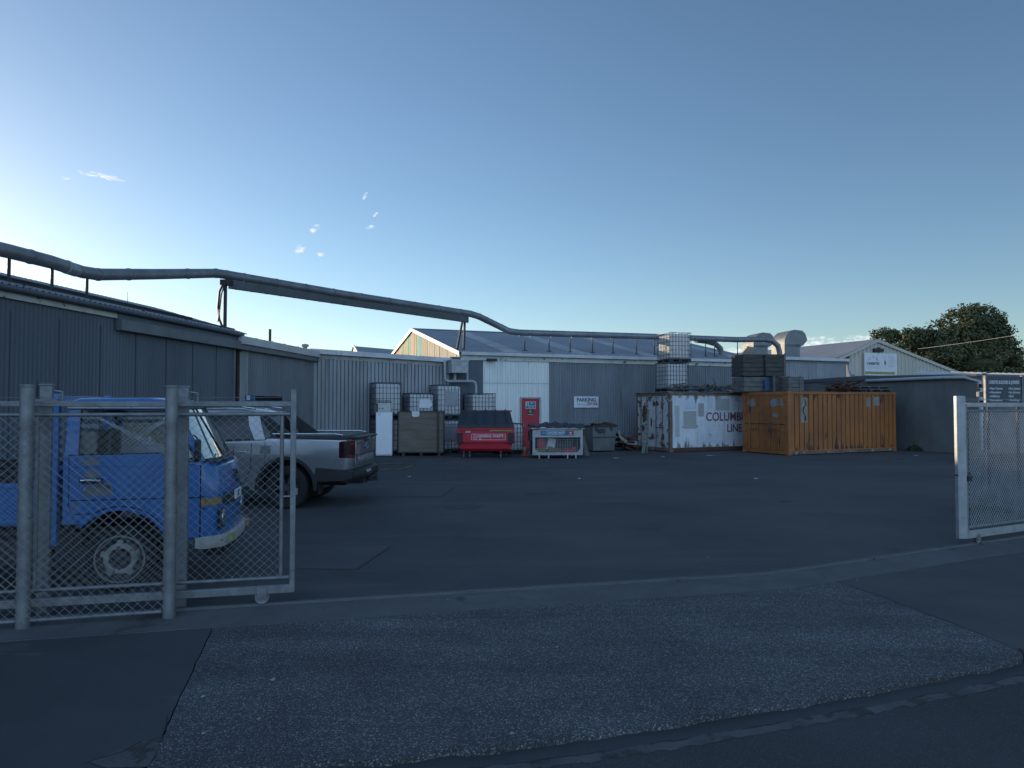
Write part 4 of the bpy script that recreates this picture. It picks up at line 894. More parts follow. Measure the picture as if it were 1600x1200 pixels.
# junk between skip and white container
tb_ = thing('old_tub', 'pale round sided tub tipped on its side in the dark gap beside the grey skip', 'tub', ((981-800)*30.0/FPX, 30.0, .55), R(-10))
b = MB(); b.loft([[(-.42, 0, .22), (-.36, 0, .0), (-.2, 0, -.18), (.05, 0, -.28), (.35, 0, -.30), (.40, 0, -.24), (.1, 0, -.2), (-.12, 0, -.1), (-.28, 0, .05), (-.36, 0, .22)], [(-.42, .5, .30), (-.36, .5, .08), (-.2, .5, -.1), (.05, .5, -.2), (.35, .5, -.22), (.40, .5, -.16), (.1, .5, -.12), (-.12, .5, -.02), (-.28, .5, .13), (-.36, .5, .30)]]); b.build('shell', m_offwhite, tb_, smooth=40)
random.seed(9); b = MB()
for i in range(26): b.box(((random.uniform(964, 992)-800)*30.6/FPX, 30.6+random.uniform(-.5, .4), random.uniform(.05, 1.0 if i % 4 == 0 else .5)), (random.uniform(.2, .8), random.uniform(.05, .3), random.uniform(.03, .12)), rotm('Z', random.uniform(0, 180)) @ rotm('Y', random.uniform(-35, 35)))
tag(b.build('scrap_heap', m_rust), 'dark heap of scrap in the gap between the skip and the white container', 'scrap heap', kind='stuff')
# ------------------------------------------------------------------ containers
def container(nm, label, N, a, H, matside, matdoor, matfr, flat, Lc=6.06, Wc=2.44):
    t = thing(nm, label, 'shipping container', (N[0], N[1], 0), a); c = .13
    b = MB()
    for x in (0, Lc-c):
        for y in (0, Wc-c): b.b2((x, y, .02), (x+c, y+c, H))
    b.b2((c, 0, .03), (Lc-c, .10, .18)); b.b2((c, 0, H-.10), (Lc-c, .08, H)); b.b2((c, Wc-.1, .03), (Lc-c, Wc, .18)); b.b2((c, Wc-.1, H-.1), (Lc-c, Wc, H))
    b.b2((0, c, .03), (.10, Wc-c, .16)); b.b2((0, c, H-.13), (.10, Wc-c, H)); b.b2((Lc-.1, c, .03), (Lc, Wc-c, .16)); b.b2((Lc-.1, c, H-.1), (Lc, Wc-c, H))
    b.build('frame', matfr, t, bevel=.008)
    b = MB()
    for x in (-.012, Lc-.16):
        for y in (-.012, Wc-.15):
            for z in (0, H-.115): b.b2((x, y, z), (x+.175, y+.165, z+.13))
    islands(b.build('corner_casting', matfr, t, bevel=.01))
    if flat:
        b = MB(); b.b2((c, .035, .18), (Lc-c, .06, H-.10)); b.b2((c-.01, .02, .18), (c+.05, .04, H-.1)); b.b2((c, .025, .44), (Lc-c, .036, .47)); 
    else:
        b = MB(); b.corr((c, .055, .18), (1, 0, 0), (0, 0, 1), Lc-2*c, H-.28, (0, -1, 0), .255, .030, 'groove')
    b.build('side_panel', matside, t)
    MB().corr((c, Wc-.06, .18), (1, 0, 0), (0, 0, 1), Lc-2*c, H-.28, (0, 1, 0), .255, .02, 'trap').build('rear_panel', matside, t)
    MB().corr((Lc-.06, c, .18), (0, 1, 0), (0, 0, 1), Wc-2*c, H-.28, (1, 0, 0), .255, .02, 'trap').build('end_panel', matside, t)
    MB().b2((.05, .05, H-.06), (Lc-.05, Wc-.05, H-.02)).build('roof', m_roofdk, t)
    for (y0, y1) in ((c+.01, Wc/2-.008), (Wc/2+.008, Wc-c-.01)):
        b = MB(); b.b2((.025, y0, .17), (.06, y1, H-.14))
        for z in (.9, 1.6) if not flat else (.6, 1.1, 1.7): b.b2((.010, y0+.06, z), (.024, y1-.06, z+.05))
        b.b2((.008, y0, .17), (.024, y0+.045, H-.14)); b.b2((.008, y1-.045, .17), (.024, y1, H-.14)); b.b2((.008, y0+.045, .17), (.024, y1-.045, .22)); b.b2((.008, y0+.045, H-.19), (.024, y1-.045, H-.14))
        d = b.build('door', matdoor, t, bevel=.003)
        b = MB()
        for f in (.33, .75):
            y = y0+(y1-y0)*f; b.tube([(-.02, y, .10), (-.02, y, H-.07)], .017, 8)
            for z in (.3, 1.0, 1.9, H-.3): b.box((-.015, y, z), (.045, .08, .05))
        b.b2((-.05, y0+(y1-y0)*.33, .98), (-.035, y0+(y1-y0)*.66, 1.02)); b.build('lock_bar', matfr if flat else matdoor, d)
        b = MB()
        ye = y0 if y0 < 1 else y1
        for z in (.35, .9, 1.5, 2.1): b.box((0, ye, z), (.05, .10, .11))
        b.build('hinge', matfr, d)
    return t
NY = (10.55, 27.15); AY = R(25)
cy = container('shipping_container', 'ochre twenty foot container with vertical ribs and worn doors, nearest to the right', NY, AY, 2.45, m_cyel, m_cyel, m_cyel, False)
def decal(parent, nm, pts, mat, side='side', off=-.004):
    b = MB()
    if side == 'side': b.loft([[(x, y_, z) for x, z in pts] for y_ in (off, off+.008)])
    else: b.loft([[(x_, y, z) for y, z in pts] for x_ in (off, off+.006)])
    return b.build(nm, mat, parent)
def blob(cx, cz, w, h, n=18, j=.25, seed=1):
    random.seed(seed); return [(cx+w/2*math.copysign(abs(math.cos(a))**.5, math.cos(a))*(1-random.uniform(0, j)), cz+h/2*math.copysign(abs(math.sin(a))**.5, math.sin(a))*(1-random.uniform(0, j))) for a in [2*math.pi*i/n for i in range(n)]]
def grime(t, mat, Lc, H, seed, n=26, y=.028, top=True):
    random.seed(seed); b = MB()
    for i in range(n):
        x = random.uniform(.2, Lc-.3); w_ = random.uniform(.05, .28); h_ = random.uniform(.08, .42)*(1 if i % 3 else 1.6)
        z0_ = .16 if (i % 4 or not top) else H-.12-h_
        m_ = 9; pts = [(x+w_*(k/m_), z0_+h_*(random.uniform(.25, 1)*(1-abs(2*k/m_-1)**1.5))) for k in range(m_+1)]
        if z0_ > 1: pts = [(px_, H-.11-(pz-z0_)) for px_, pz in pts]; base_ = H-.11
        else: base_ = .16
        b.loft([[(px_, y_, pz) for px_, pz in [(x, base_)]+pts+[(x+w_, base_)]] for y_ in (y, y+.002)])
    return b.build('grime_streak', mat, t)
grime(cy, m_rust, 6.06, 2.45, 41, 34, .021)
# patches where old logos were scraped off
MB().b2((.70, .02, 1.25), (1.02, .034, 2.22)).build('scraped_strip', m_patchgr, cy)
MB().b2((4.33, .02, 1.85), (4.55, .034, 2.23)).build('scraped_patch', m_patchgr, cy); MB().b2((4.75, .02, 1.9), (5.10, .034, 2.25)).build('scraped_patch', m_patchgr, cy)
b = MB(); b.tube([(.86+.07*math.sin(i*.9), .012, 2.16-i*.085) for i in range(11)], .014, 4); b.tube([(.84-.05*math.sin(i*.9+.6), .012, 1.85-i*.085) for i in range(7)], .010, 4); b.build('squiggle_mark', m_tar, cy)
decal(cy, 'scraped_patch', blob(.60, 2.02, .80, .38, 22, .3, 3), m_patchgr, 'door', .018); decal(cy, 'scraped_patch', blob(.64, 1.56, .50, .24, 20, .4, 4), m_patchgr, 'door', .018); decal(cy, 'scraped_patch', blob(1.95, 2.02, .42, .34, 14, .15, 5), m_patchgr, 'door', .018)
b = MB(); b.b2((-.005, .2, 1.18), (.003, 2.3, 1.195)); b.build('door_seam', m_seam, cy)
NW = (6.42, 28.9); AW = R(24)
cw = container('shipping_container', 'white flat sided container with COLUMBUS LINE lettering and rust streaked doors', NW, AW, 2.43, m_cwht, m_cwhtdoor, m_rustfr, True)
text('lettering', 'COLUMBUS', pm('maroon_ink', (.16, .06, .09), (.24, .12, .14), 9, .7), cw, (3.05, .030, 1.42), FRONT, .50, .004, .92)
text('lettering', 'LINE', bpy.data.materials['maroon_ink'], cw, (3.35, .030, .93), FRONT, .46, .004, .88)
for (x0_, z0_, x1_, z1_, c) in ((.75, 1.75, 1.35, 2.1, (.56, .60, .66)), (.70, .95, 1.35, 1.68, (.38, .39, .36)), (1.45, 1.45, 1.75, 2.0, (.36, .37, .35)), (2.0, 1.78, 2.2, 2.2, (.56, .60, .66)), (2.35, 1.7, 3.1, 2.2, (.40, .42, .42)), (.28, .62, .50, 1.9, (.44, .46, .45))):
    MB().b2((x0_, .031, z0_), (x1_, .034, z1_)).build('paint_patch', pm('repaint', c, tuple(v*.85 for v in c), 1.5, .6, lo=.3, hi=.7), cw)
grime(cw, m_moss, 6.06, 2.43, 43, 40, .027)
MB().b2((.1, -.004, .02), (6.0, .0, .17)).build('rusted_sill', m_rust, cw)
MB().b2((.15, -.004, .03), (5.95, .0, .14)).build('rusted_sill', m_rustfr, cy)
for i, (y, z, w_, h_) in enumerate(((1.0, 2.0, .55, .24), (1.85, 1.5, .30, .9), (2.1, 1.95, .22, .4), (.5, .6, .3, .3), (1.9, .95, .25, .4), (1.3, 1.2, .12, .5))):
    decal(cw, 'rust_patch', blob(y, z, w_, h_, 22, .55, 20+i), m_rust, 'door', .001)
qd = 28.6/FPX
plank(((1003-800)*qd, 28.45, 0), ((1012-800)*qd, 28.85, 1.1), .13, 'tall grey board leaning against the doors of the white container', m_woodgr)
plank(((1008-800)*29/FPX, 28.75, 0), ((1014-800)*29/FPX, 29.15, 1.75), .07, 'thin greenish batten leaning beside the wider board on the white container', pm('green_timber', (.12, .15, .10), (.08, .09, .07), 4, .8))
# on top of white container
def onc(N, a, x, y, z): return Vector((N[0]+x*math.cos(a)-y*math.sin(a), N[1]+x*math.sin(a)+y*math.cos(a), z))
b = MB(); b.b2((-.05, .1, 2.45), (1.6, 2.5, 2.475)); b.b2((1.7, -.05, 2.45), (5.4, 1.5, 2.472)); o = tag(b.build('roof_sheet', m_roof), 'loose grey iron sheets laid over the roof of the white container', 'roof sheet'); o.location = (NW[0], NW[1], 0); o.rotation_euler = (0, 0, AW)
p = onc(NW, AW, .62, 1.15, 2.48)
kq = p.y/FPX
put(i128, Vector(((1043-800)*p.y/FPX, p.y, 0)), R(14), 'caged white tank standing on the white container, lower of the two', 'pair of caged tanks stacked on the white container', 2.485)
up_ = put(copy_tree(i128), Vector(((1047-800)*p.y/FPX, p.y, 0)), R(14), 'sunlit caged white tank on top of the pair stacked on the white container', 'pair of caged tanks stacked on the white container', 3.76)
random.seed(21)
def heap(nm, label, N, a, x0, x1, y0, y1, z, n, mat, h=.25):
    b = MB()
    for i in range(n):
        p = Vector((random.uniform(x0, x1), random.uniform(y0, y1), z+.04+random.uniform(0, h)*(1-abs(i/n-.5))))
        L_ = random.uniform(.3, 1.5); d = Vector((random.uniform(-1, 1), random.uniform(-.6, .6), random.uniform(-.18, .18))).normalized()
        if i % 3: b.tube([p-d*L_/2, p+d*L_*.1+Vector((0, 0, random.uniform(0, .06))), p+d*L_/2], random.uniform(.012, .03), 5)
        else: b.box(p, (L_, .09, .03), d.to_track_quat('X', 'Z').to_matrix())
    o = tag(b.build(nm, mat), label, 'scrap', kind='stuff'); o.location = (N[0], N[1], 0); o.rotation_euler = (0, 0, a)
heap('scrap_metal', 'tangle of bent rods and strips heaped on the white container beside the tanks', NW, AW, .9, 3.8, .1, 1.2, 2.48, 60, m_woodgr, .28)
heap('rusty_scrap', 'rusty clump of scrap on the ochre container left of the pallets', NY, AY, 3.0, 3.9, .1, .9, 2.47, 60, m_rust, .36)
# timber crates on the ochre container
def slat_crate(nm, L_, W_, H_, mat, n=4, posts=()):
    t = thing(nm, 'x', 'crate'); b = MB()
    for k in range(n):
        z = H_*k/n+.01
        for (a_, c_) in (((0, 0, z), (L_, .022, z+H_/n-.015)), ((0, W_-.022, z), (L_, W_, z+H_/n-.015)), ((0, .024, z), (.022, W_-.024, z+H_/n-.015)), ((L_-.022, .024, z), (L_, W_-.024, z+H_/n-.015))): b.b2(a_, c_)
    b.build('side_board', mat, t, bevel=.004)
    b = MB()
    for x in posts: b.b2((x, -.03, -.0), (x+.08, -.001, H_+.03))
    b.b2((0.03, .03, 0), (L_-.03, W_-.03, .02)); b.build('corner_post', m_woodgr, t)
    return t
def setc(o, N, a, x, y, z, label, group): 
    p = onc(N, a, x, y, z); o.location = p; o.rotation_euler = (0, 0, a-R(8)); tag(o, label, None, group)
gc = 'timber crates stacked on the ochre container'
# place by line of sight at the door-end of the container
def atp(px, D): return Vector(((px-800)/FPX*D, D, 0))
zc0 = 2.47
def pl(o, px, D, z, label): p = atp(px, D); o.location = (p.x, p.y, z); o.rotation_euler = (0, 0, R(8)); tag(o, label, None, gc)
pl(slat_crate('timber_crate', 1.15, 1.1, .60, m_woodgr, 3, ()), 1163, 28.9, zc0, 'grey slatted crate under the tall black crate, left corner of the ochre container')
o = MB().b2((0, 0, 0), (.30, .02, .52)).build('blue_cloth', m_crateblue); o.location = (atp(1196, 28.75).x, 28.80, zc0+.04); tag(o, 'blue plastic sheet hanging on the front of the grey crate', 'sheet')
pl(slat_crate('timber_crate', .56, 1.0, .60, m_wooddk, 2, (0, .50)), 1208, 28.55, zc0, 'small dark crate with pale corner posts in the middle of the lower row')
pl(slat_crate('timber_crate', .66, 1.0, .58, m_woodgr, 4, (.0, .46)), 1232, 28.05, zc0, 'slatted grey crate with upright pale posts at the near corner of the ochre container')
pl(slat_crate('timber_crate', .88, 1.1, .90, m_wooddk, 5, ()), 1162, 29.0, zc0+.64, 'tall black weathered crate stacked on the left, below the vent cowl')
pl(slat_crate('timber_crate', .88, 1.1, .90, m_wooddk, 5, (.78,)), 1197, 29.0, zc0+.64, 'tall black weathered crate stacked on the right of the upper pair')
def pallet(label, N, a, x, y, z):
    t = thing('wooden_pallet', label, 'pallet', onc(N, a, x, y, z), a+R(random.uniform(-3, 3)), 'pallets stacked on the ochre container')
    b = MB()
    for i in range(6): b.b2((0, i*.19, .10), (1.2, i*.19+.10, .12))
    for i in range(3): b.b2((0, .02+i*.47, 0), (1.2, .12+i*.47, .018))
    b.build('deck_board', m_woodgr, t)
    b = MB()
    for x_ in (0, .55, 1.1):
        b.b2((x_, 0, .019), (x_+.10, 1.05, .099))
    b.build('block', m_wooddk, t); return t
random.seed(2)
pallet('weathered pallet at the bottom left of the flat pile on the ochre container', NY, AY, 3.55, .25, 2.46)
pallet('weathered pallet lying on top of the left pallet of the flat pile', NY, AY, 3.65, .2, 2.585)
pallet('weathered pallet at the bottom right end of the ochre container', NY, AY, 4.82, .2, 2.46)
pallet('weathered pallet topping the right end of the flat pile', NY, AY, 4.75, .25, 2.585)
# weed at the wall
def leafy(nm, label, c, rx, ry, rz, n, mat, sz, cat='plant', seed=4, flat=False):
    random.seed(seed); t = thing(nm, label, cat, c); b = MB()
    for i in range(n):
        a = random.uniform(0, 6.28); u = random.random()**.5; p = Vector((rx*u*math.cos(a), ry*u*math.sin(a), rz*random.random()*(1.1-u*.8)))
        d = Vector((random.gauss(0, 1), random.gauss(0, 1), random.gauss(.4, .7))).normalized(); e = d.orthogonal().normalized(); e = Matrix.Rotation(random.uniform(0, 6.28), 3, d) @ e; f = d.cross(e); s_ = sz*random.uniform(.6, 1.3)
        b.face([p-e*s_, p-f*s_*.45, p+e*s_, p+f*s_*.45])
    b.build('leaves', mat, t); MB().tube([(0, 0, -.02), (.02, 0, rz*.6)], .012, 5).build('stem', m_wooddk, t); return t
m_weed = pm('weed_leaf', (.035, .065, .02), (.02, .04, .015), 3, .7)
leafy('weed_bush', 'low dark green weed growing at the foot of the concrete wall beside the ochre container', (A0.x-.55, A0.y+1.6, 0), .42, .35, .30, 420, m_weed, .07)
leafy('weed_clump', 'small weedy tuft growing inside the right gate', (8.6, 13.0, 0), .5, .3, .14, 260, m_weed, .05, seed=8)
random.seed(1)
# ------------------------------------------------------------------ right sign, pole
D = 17.5; q = D/FPX
bs = thing('builders_sign', 'dark slate board lettered CHRISTIE BUILDERS & JOINERS on posts behind the right gate', 'sign', ((1541-800)*q, D, 0), R(4))
w_ = 58*q*1.01; zt_, zb_ = CZ+(HY-588)*q, CZ+(HY-632)*q
MB().b2((0, 0, zb_), (w_, .03, zt_)).build('board', m_navy, bs, bevel=.003)
b = MB(); b.b2((-.03, -.02, zb_-.02), (-.002, .05, zt_+.02)); b.b2((w_+.002, -.02, zb_-.02), (w_+.03, .05, zt_+.02)); islands(b.build('edge_strip', m_galv, bs))
for x in (.06, w_-.1): MB().b2((x, .032, 0), (x+.05, .08, zt_)).build('post', m_dkmetal, bs)
text('lettering', 'CHRISTIE BUILDERS & JOINERS', m_paper, bs, (w_/2, -.006, zt_-.15), FRONT, .118, .002, .50)
for i, (l, r_) in enumerate((('New Homes', 'Ext. Joinery'), ('Alterations', 'Int. Joinery'), ('Additions', 'Bars'), ('Renovations', 'Mouldings'))):
    z = zt_-.30-i*.095
    for x, tx in ((.07, l), (.57, r_)):
        MB().b2((x, -.007, z-.008), (x+.016, -.001, z+.010)).build('bullet', m_paper, bs)
        text('item_lettering', tx, m_paper, bs, (x+.03, -.006, z), FRONT, .078, .001, .80, 'LEFT')
mp = thing('meter_pole', 'slim pale pole with a small grey box and dark fittings left of the builders sign', 'pole', ((1537-800)*18/FPX, 18, 0))
MB().tube([(0, 0, 0), (0, 0, CZ+(HY-583)*18/FPX)], .028, 10).build('pole', m_dkduct, mp, smooth=60)
q = 18/FPX; MB().b2((-.15, -.06, CZ+(HY-620)*q), (-.03, .06, CZ+(HY-612)*q)).build('box', m_galvL, mp, bevel=.006)
b = MB(); b.box((-.10, 0, CZ+(HY-603)*q), (.07, .08, .10)); b.box((-.12, 0, CZ+(HY-609)*q), (.05, .06, .05)); b.box((-.08, 0, CZ+(HY-627)*q), (.08, .06, .06)); b.build('fitting', m_black, mp, bevel=.01)
MB().tube([(0, 0, CZ+(HY-585)*q), (.08, -.02, CZ+(HY-583)*q), (.22, -.02, CZ+(HY-581.5)*q)], .012, 6).build('arm', m_black, mp)
# overhead cable
cbw = thing('power_cable', 'single thin overhead cable crossing in front of the dark tree', 'cable')
a_, c_ = Vector(P2(1435, 545, 50)), Vector(P2(1640, 515, 40))
MB().tube([a_.lerp(c_, i/12)-UP*(.06*4*(i/12)*(1-i/12)) for i in range(13)], .009, 5).build('wire', m_galvL, cbw)
# ------------------------------------------------------------------ tree
TD = 70.0; q = TD/FPX
tr_ = thing('evergreen_tree', 'large dense dark evergreen tree with a rounded crown behind the cream shed', 'tree', ((1500-800)*q, TD, 0))
m_leaf = pm('tree_leaf', (.125, .122, .042), (.060, .075, .026), .35, .6, lo=.4, hi=.6, fine=((.11, .095, .04), 1.7, .58))
m_bark = pm('bark', (.09, .07, .05), (.05, .04, .03), 3, .9)
b = MB(); b.tube([(0, 0, 0), (.2, 0, 2.5), (.1, .1, 5)], [.75, .55, .4], 10)
random.seed(14)
for i in range(7):
    a = i*.9+random.random(); b.tube([(.1, 0, 2.2+i*.3), (2.0*math.cos(a), 1.8*math.sin(a), 4.4+i*.3), (4.2*math.cos(a), 3.2*math.sin(a), 6.2+i*.25)], [.3, .18, .08], 7)
b.build('trunk', m_bark, tr_)
b = MB(); lobes = []
def lob(px, py, wx, wy, dy=0, ry=None): lobes.append((Vector(((px-1500)*q, dy, CZ+(HY-py)*q)), wx*q/2, (ry or wx*q/2), wy*q/2))
lob(1510, 532, 126, 96); lob(1515, 512, 82, 68, -1); lob(1548, 540, 88, 82, 1); lob(1468, 545, 90, 66, -1); lob(1450, 552, 70, 60, -2); lob(1565, 558, 60, 60, 0); lob(1505, 570, 170, 60, 0)
lob(1408, 532, 66, 34, -1); lob(1385, 527, 40, 22, 0); lob(1430, 535, 50, 40, 0); lob(1500, 600, 180, 60, 0)
def leaf(b, p, nrm, s_):
    d = (nrm+Vector((random.gauss(0, .5), random.gauss(0, .5), random.gauss(0, .5)))).normalized(); e = d.orthogonal(); e = (Matrix.Rotation(random.uniform(0, 6.28), 3, d) @ e).normalized(); f = d.cross(e)
    b.face([p-e*s_, p-f*s_*.5+d*s_*.2, p+e*s_, p+f*s_*.5+d*s_*.2])
for (c, rx, ry, rz) in lobes:
    area = rx*rz; nc = int(26+area*17)
    for _ in range(nc):
        v = Vector((random.gauss(0, 1), random.gauss(0, 1), random.gauss(0, 1))).normalized()
        if v.y > .5: continue
        rr = random.uniform(.80, 1.0); cc = c+Vector((v.x*rx*rr, v.y*ry*rr, v.z*rz*rr)); cr_ = random.uniform(.30, .62)
        for _ in range(34):
            w = Vector((random.gauss(0, 1), random.gauss(0, 1), random.gauss(0, 1))).normalized(); u = random.random()**.4
            leaf(b, cc+w*cr_*u, (w+v*.5).normalized(), random.uniform(.11, .20))
b.build('crown', m_leaf, tr_)
b = MB()
for (c, rx, ry, rz) in lobes[:7]:
    n = 8; b.loft([[c+Vector((rx*.62*math.cos(a)*math.sin(ph), ry*.62*math.sin(a)*math.sin(ph), rz*.62*math.cos(ph))) for a in [2*math.pi*i/10 for i in range(10)]] for ph in [.15+(math.pi-.3)*k/n for k in range(n+1)]])
b.build('inner_crown', m_leaf, tr_)
# ================================================================== GATES AND FENCE
def chain(b, p0, u, w, h, d, r, vstretch=1.0, v=UP, sides=3):
    """diamond mesh in the rectangle p0 + u*[0,w] + z*[0,h]; d = diamond width"""
    p0, u = Vector(p0), Vector(u).normalized(); hh = d*vstretch; nrm = u.cross(UP)
    n = int((w/d)+(h/hh))+2; sl_ = hh/d
    for sgn in (1, -1):
        for k in range(-int(h/hh)-1, int(w/d)+2):
            x0 = k*d; # line z = sl*(x-x0) for sgn 1 ; z = h - sl*(x-x0) for -1
            xa, xb = max(0, x0), min(w, x0+h/sl_)
            if xb-xa < .01: continue
            za, zb = (xa-x0)*sl_, (xb-x0)*sl_
            if sgn < 0: za, zb = h-za, h-zb
            o = nrm*(r*.9*sgn)
            b.tube([p0+u*xa+UP*za+o, p0+u*xb+UP*zb+o], r, sides, caps=False)
    return b
ug = Vector((1, .235, 0)).normalized(); ng = Vector((.235, -1, 0)).normalized()    # ng faces the street
def GL(x, z, off=0): return Vector((x, T(x), z))+ng*off
gt = thing('sliding_gate', 'left sliding gate leaf of galvanised pipe and chain link in front of the blue truck', 'gate', GL(-2.15, 0))
def loc_(v): return v-gt.location
xe = -2.15; xl = -9.0
def beam(b, p, q_, w, h):
    p, q_ = Vector(p), Vector(q_); d = (q_-p).normalized(); s_ = d.cross(UP); 
    if s_.length < 1e-3: s_ = ug.cross(d)*0+ug
    s_.normalize(); t_ = s_.cross(d).normalized()
    return b.loft([[x-s_*w/2-t_*h/2, x+s_*w/2-t_*h/2, x+s_*w/2+t_*h/2, x-s_*w/2+t_*h/2] for x in (p, q_)])
b = MB(); beam(b, loc_(GL(xe, .155)), loc_(GL(xl, .155)), .05, .075); beam(b, loc_(GL(xe, 1.955)), loc_(GL(xl, 1.955)), .05, .052); b.build('rail', m_galv, gt, bevel=.006)
b = MB(); b.tube([loc_(GL(xe-.03, .262, -.01)), loc_(GL(xl, .262, -.01))], .018, 8); b.tube([loc_(GL(xe-.03, 1.855, -.01)), loc_(GL(xl, 1.855, -.01))], .021, 8); b.build('mesh_rail', m_galv, gt, smooth=60)
b = MB(); b.box(loc_(GL(xe, 1.11)), (.052, .052, 1.98), Matrix.Rotation(math.atan(.235), 3, 'Z')); b.build('end_stile', m_galv, gt, bevel=.005)
for x in (xe-.105, -4.33, -6.4):
    o = MB(); o.tube([loc_(GL(x, .27, -.01)), loc_(GL(x, 1.84, -.01))], .019, 8); o.build('stile', m_galv, gt, smooth=60)
b = MB(); b.tube([loc_(GL(xe-.10, 1.05)), loc_(GL(xe+.03, 1.05))], .012, 6); b.box(loc_(GL(xe+.03, 1.10, .03)), (.03, .03, .06)); b.tube([loc_(GL(xe-.03, 2.03, 0)), loc_(GL(xe-.075, 2.03, 0)), loc_(GL(xe-.075, 1.99, 0)), loc_(GL(xe-.03, 1.99, 0))], .006, 5); b.build('latch', m_galv, gt)
b = chain(MB(), loc_(GL(-8.6, .28, .004)), ug, (8.6-2.27)*math.hypot(1, .235), 1.57, .083, .0018, .93); b.build('chain_link_mesh', m_wire, gt)
b = MB(); b.tube([loc_(GL(xe-.04, 2.02, -.0)), loc_(GL(-4.0, 2.01)), loc_(GL(-7.5, 2.03))], .0025, 4); b.build('top_wire', m_wire, gt)
for x in (-2.42, -7.2):
    o = MB(); o.lathe([(.001, -.016), (.035, -.016), (.066, -.022), (.06, -.010), (.06, .010), (.066, .022), (.035, .016), (.001, .016)], (0, 0, 0), 'y', 24); w = o.build('roller', m_galv, gt, smooth=35); w.location = loc_(GL(x, .092)); w.rotation_euler = (0, 0, math.atan(.235))
    o = MB(); 
    for s_ in (-.032, .032): o.b2((-.045, s_-.003, -.02), (.045, s_+.003, .09))
    o.b2((-.012, -.040, -.012), (.012, .040, .012)); k = o.build('roller_bracket', m_galv, w)
# fixed fence: posts and mesh on the street side
fpl = [(-4.27, 6.26), (-3.14, 6.56)]
uf = Vector((fpl[1][0]-fpl[0][0], fpl[1][1]-fpl[0][1], 0)); sp = uf.length; uf.normalize()
def fence_post(nm, label, x, y, r, h, sq=False, extra=None):
    t = thing(nm, label, 'post', (x, y, 0), math.atan2(uf.y, uf.x), 'guide posts of the left gate')
    b = MB()
    if sq: b.b2((-.05, -.03, -.1), (.05, .03, h)); b.build('shaft', m_galv, t, bevel=.005)
    else: b.tube([(0, 0, -.1), (0, 0, h)], r, 20); b.build('shaft', m_galv, t, smooth=40)
    b = MB(); 
    if sq: b.b2((-.06, -.04, h), (.06, .04, h+.012))
    else: b.lathe([(.001, h), (r+.008, h), (r+.008, h+.014), (.001, h+.018)], (0, 0, 0), 'z', 20)
    b.build('cap', m_galv, t)
    if sq: MB().b2((-.09, -.05, h-.17), (.10, .07, h-.13)).build('guide_bracket', m_galv, t); MB().tube([(.06, 0, h-.05), (.13, 0, h-.06), (.13, 0, h-.15)], .009, 6).build('guide_bolt', m_galv, t)
    return t
fence_post('gate_post', 'thick round galvanised post at the left edge in front of the fence mesh', -4.27, 6.26, .058, 2.11)
fence_post('gate_post', 'thick round galvanised post in front of the truck cab, right end of the fixed fence', -3.14, 6.56, .055, 2.11)
fence_post('gate_post', 'flat galvanised post right behind the left round post', -4.36, 6.66, .05, 2.13, True)
fence_post('gate_post', 'flat galvanised post right behind the round post before the truck cab', -3.19, 6.90, .05, 2.12, True)
ff = thing('chain_link_fence', 'low chain link fence panel fixed between the round posts left of the entrance', 'fence', (-3.14, 6.56, 0))
L0 = Vector((-3.14, 6.56, 0)); F = lambda s_, z, o_=0: (uf*(-s_)+Vector((uf.y, -uf.x, 0))*o_+UP*z)
b = MB(); 
b.tube([F(.06, .06, .0), F(6, .06, .0)], .016, 8); b.build('rail', m_galv, ff, smooth=60)
b = chain(MB(), F(6, .06, .062), uf, 6-.02, 1.78, .083, .0016, .95); b.build('chain_link_mesh', m_wire, ff)
# right gate leaf
ur = Vector((1, .5, 0)).normalized(); nr_ = Vector((.5, -1, 0)).normalized()
def GR(s_, z, off=0): return ur*s_+nr_*off+UP*z
x0 = 6.20
rg_ = thing('sliding_gate', 'right sliding gate leaf with a wide bright end post and dense chain link', 'gate', (x0, T(x0), 0))
za_ = math.atan(.5)
b = MB(); b.box(GR(-.02, 1.09), (.135, .06, 1.96), Matrix.Rotation(za_-.35, 3, 'Z')); b.build('end_stile', m_galvL, rg_, bevel=.005)
b = MB(); b.box(GR(.09, 1.06), (.045, .05, 1.80), Matrix.Rotation(za_, 3, 'Z')); b.build('inner_stile', m_galv, rg_, bevel=.004)
b = MB(); beam(b, GR(.04, .15), GR(6, .15), .05, .10); beam(b, GR(.1, 1.945), GR(6, 1.945), .05, .062); b.build('rail', m_galvL, rg_, bevel=.005)
b = MB(); b.tube([GR(.1, .245), GR(6, .245)], .02, 8); b.tube([GR(.1, 1.86), GR(6, 1.86)], .02, 8); b.build('mesh_rail', m_galv, rg_, smooth=60)
b = chain(MB(), GR(.11, .25, .03), ur, 5.5, 1.61, .055, .0030, 1.25, sides=4); b.build('chain_link_mesh', m_galvL, rg_)
b = MB(); b.box(GR(.09, .93, .05), (.05, .05, .07)); b.tube([GR(.08, .98, .05), GR(.075, 1.01, .05), GR(.10, 1.02, .05), GR(.11, .98, .05)], .006, 6); b.tube([GR(-.14, .98, 0), GR(-.06, .98, 0)], .012, 6); b.build('padlock', m_dkmetal, rg_)
b = MB(); 
for k in range(3): b.tube([GR(.12, 2.0+.02*k, 0), GR(1.4, 2.03-.01*k, 0), GR(4, 2.0, 0)], .0025, 4)
b.build('top_wire', m_wire, rg_)
o = MB(); o.lathe([(.001, -.016), (.035, -.016), (.06, -.022), (.055, -.010), (.055, .010), (.06, .022), (.035, .016), (.001, .016)], (0, 0, 0), 'y', 20); w = o.build('roller', m_galv, rg_, smooth=35); w.location = GR(.32, .085); w.rotation_euler = (0, 0, za_)
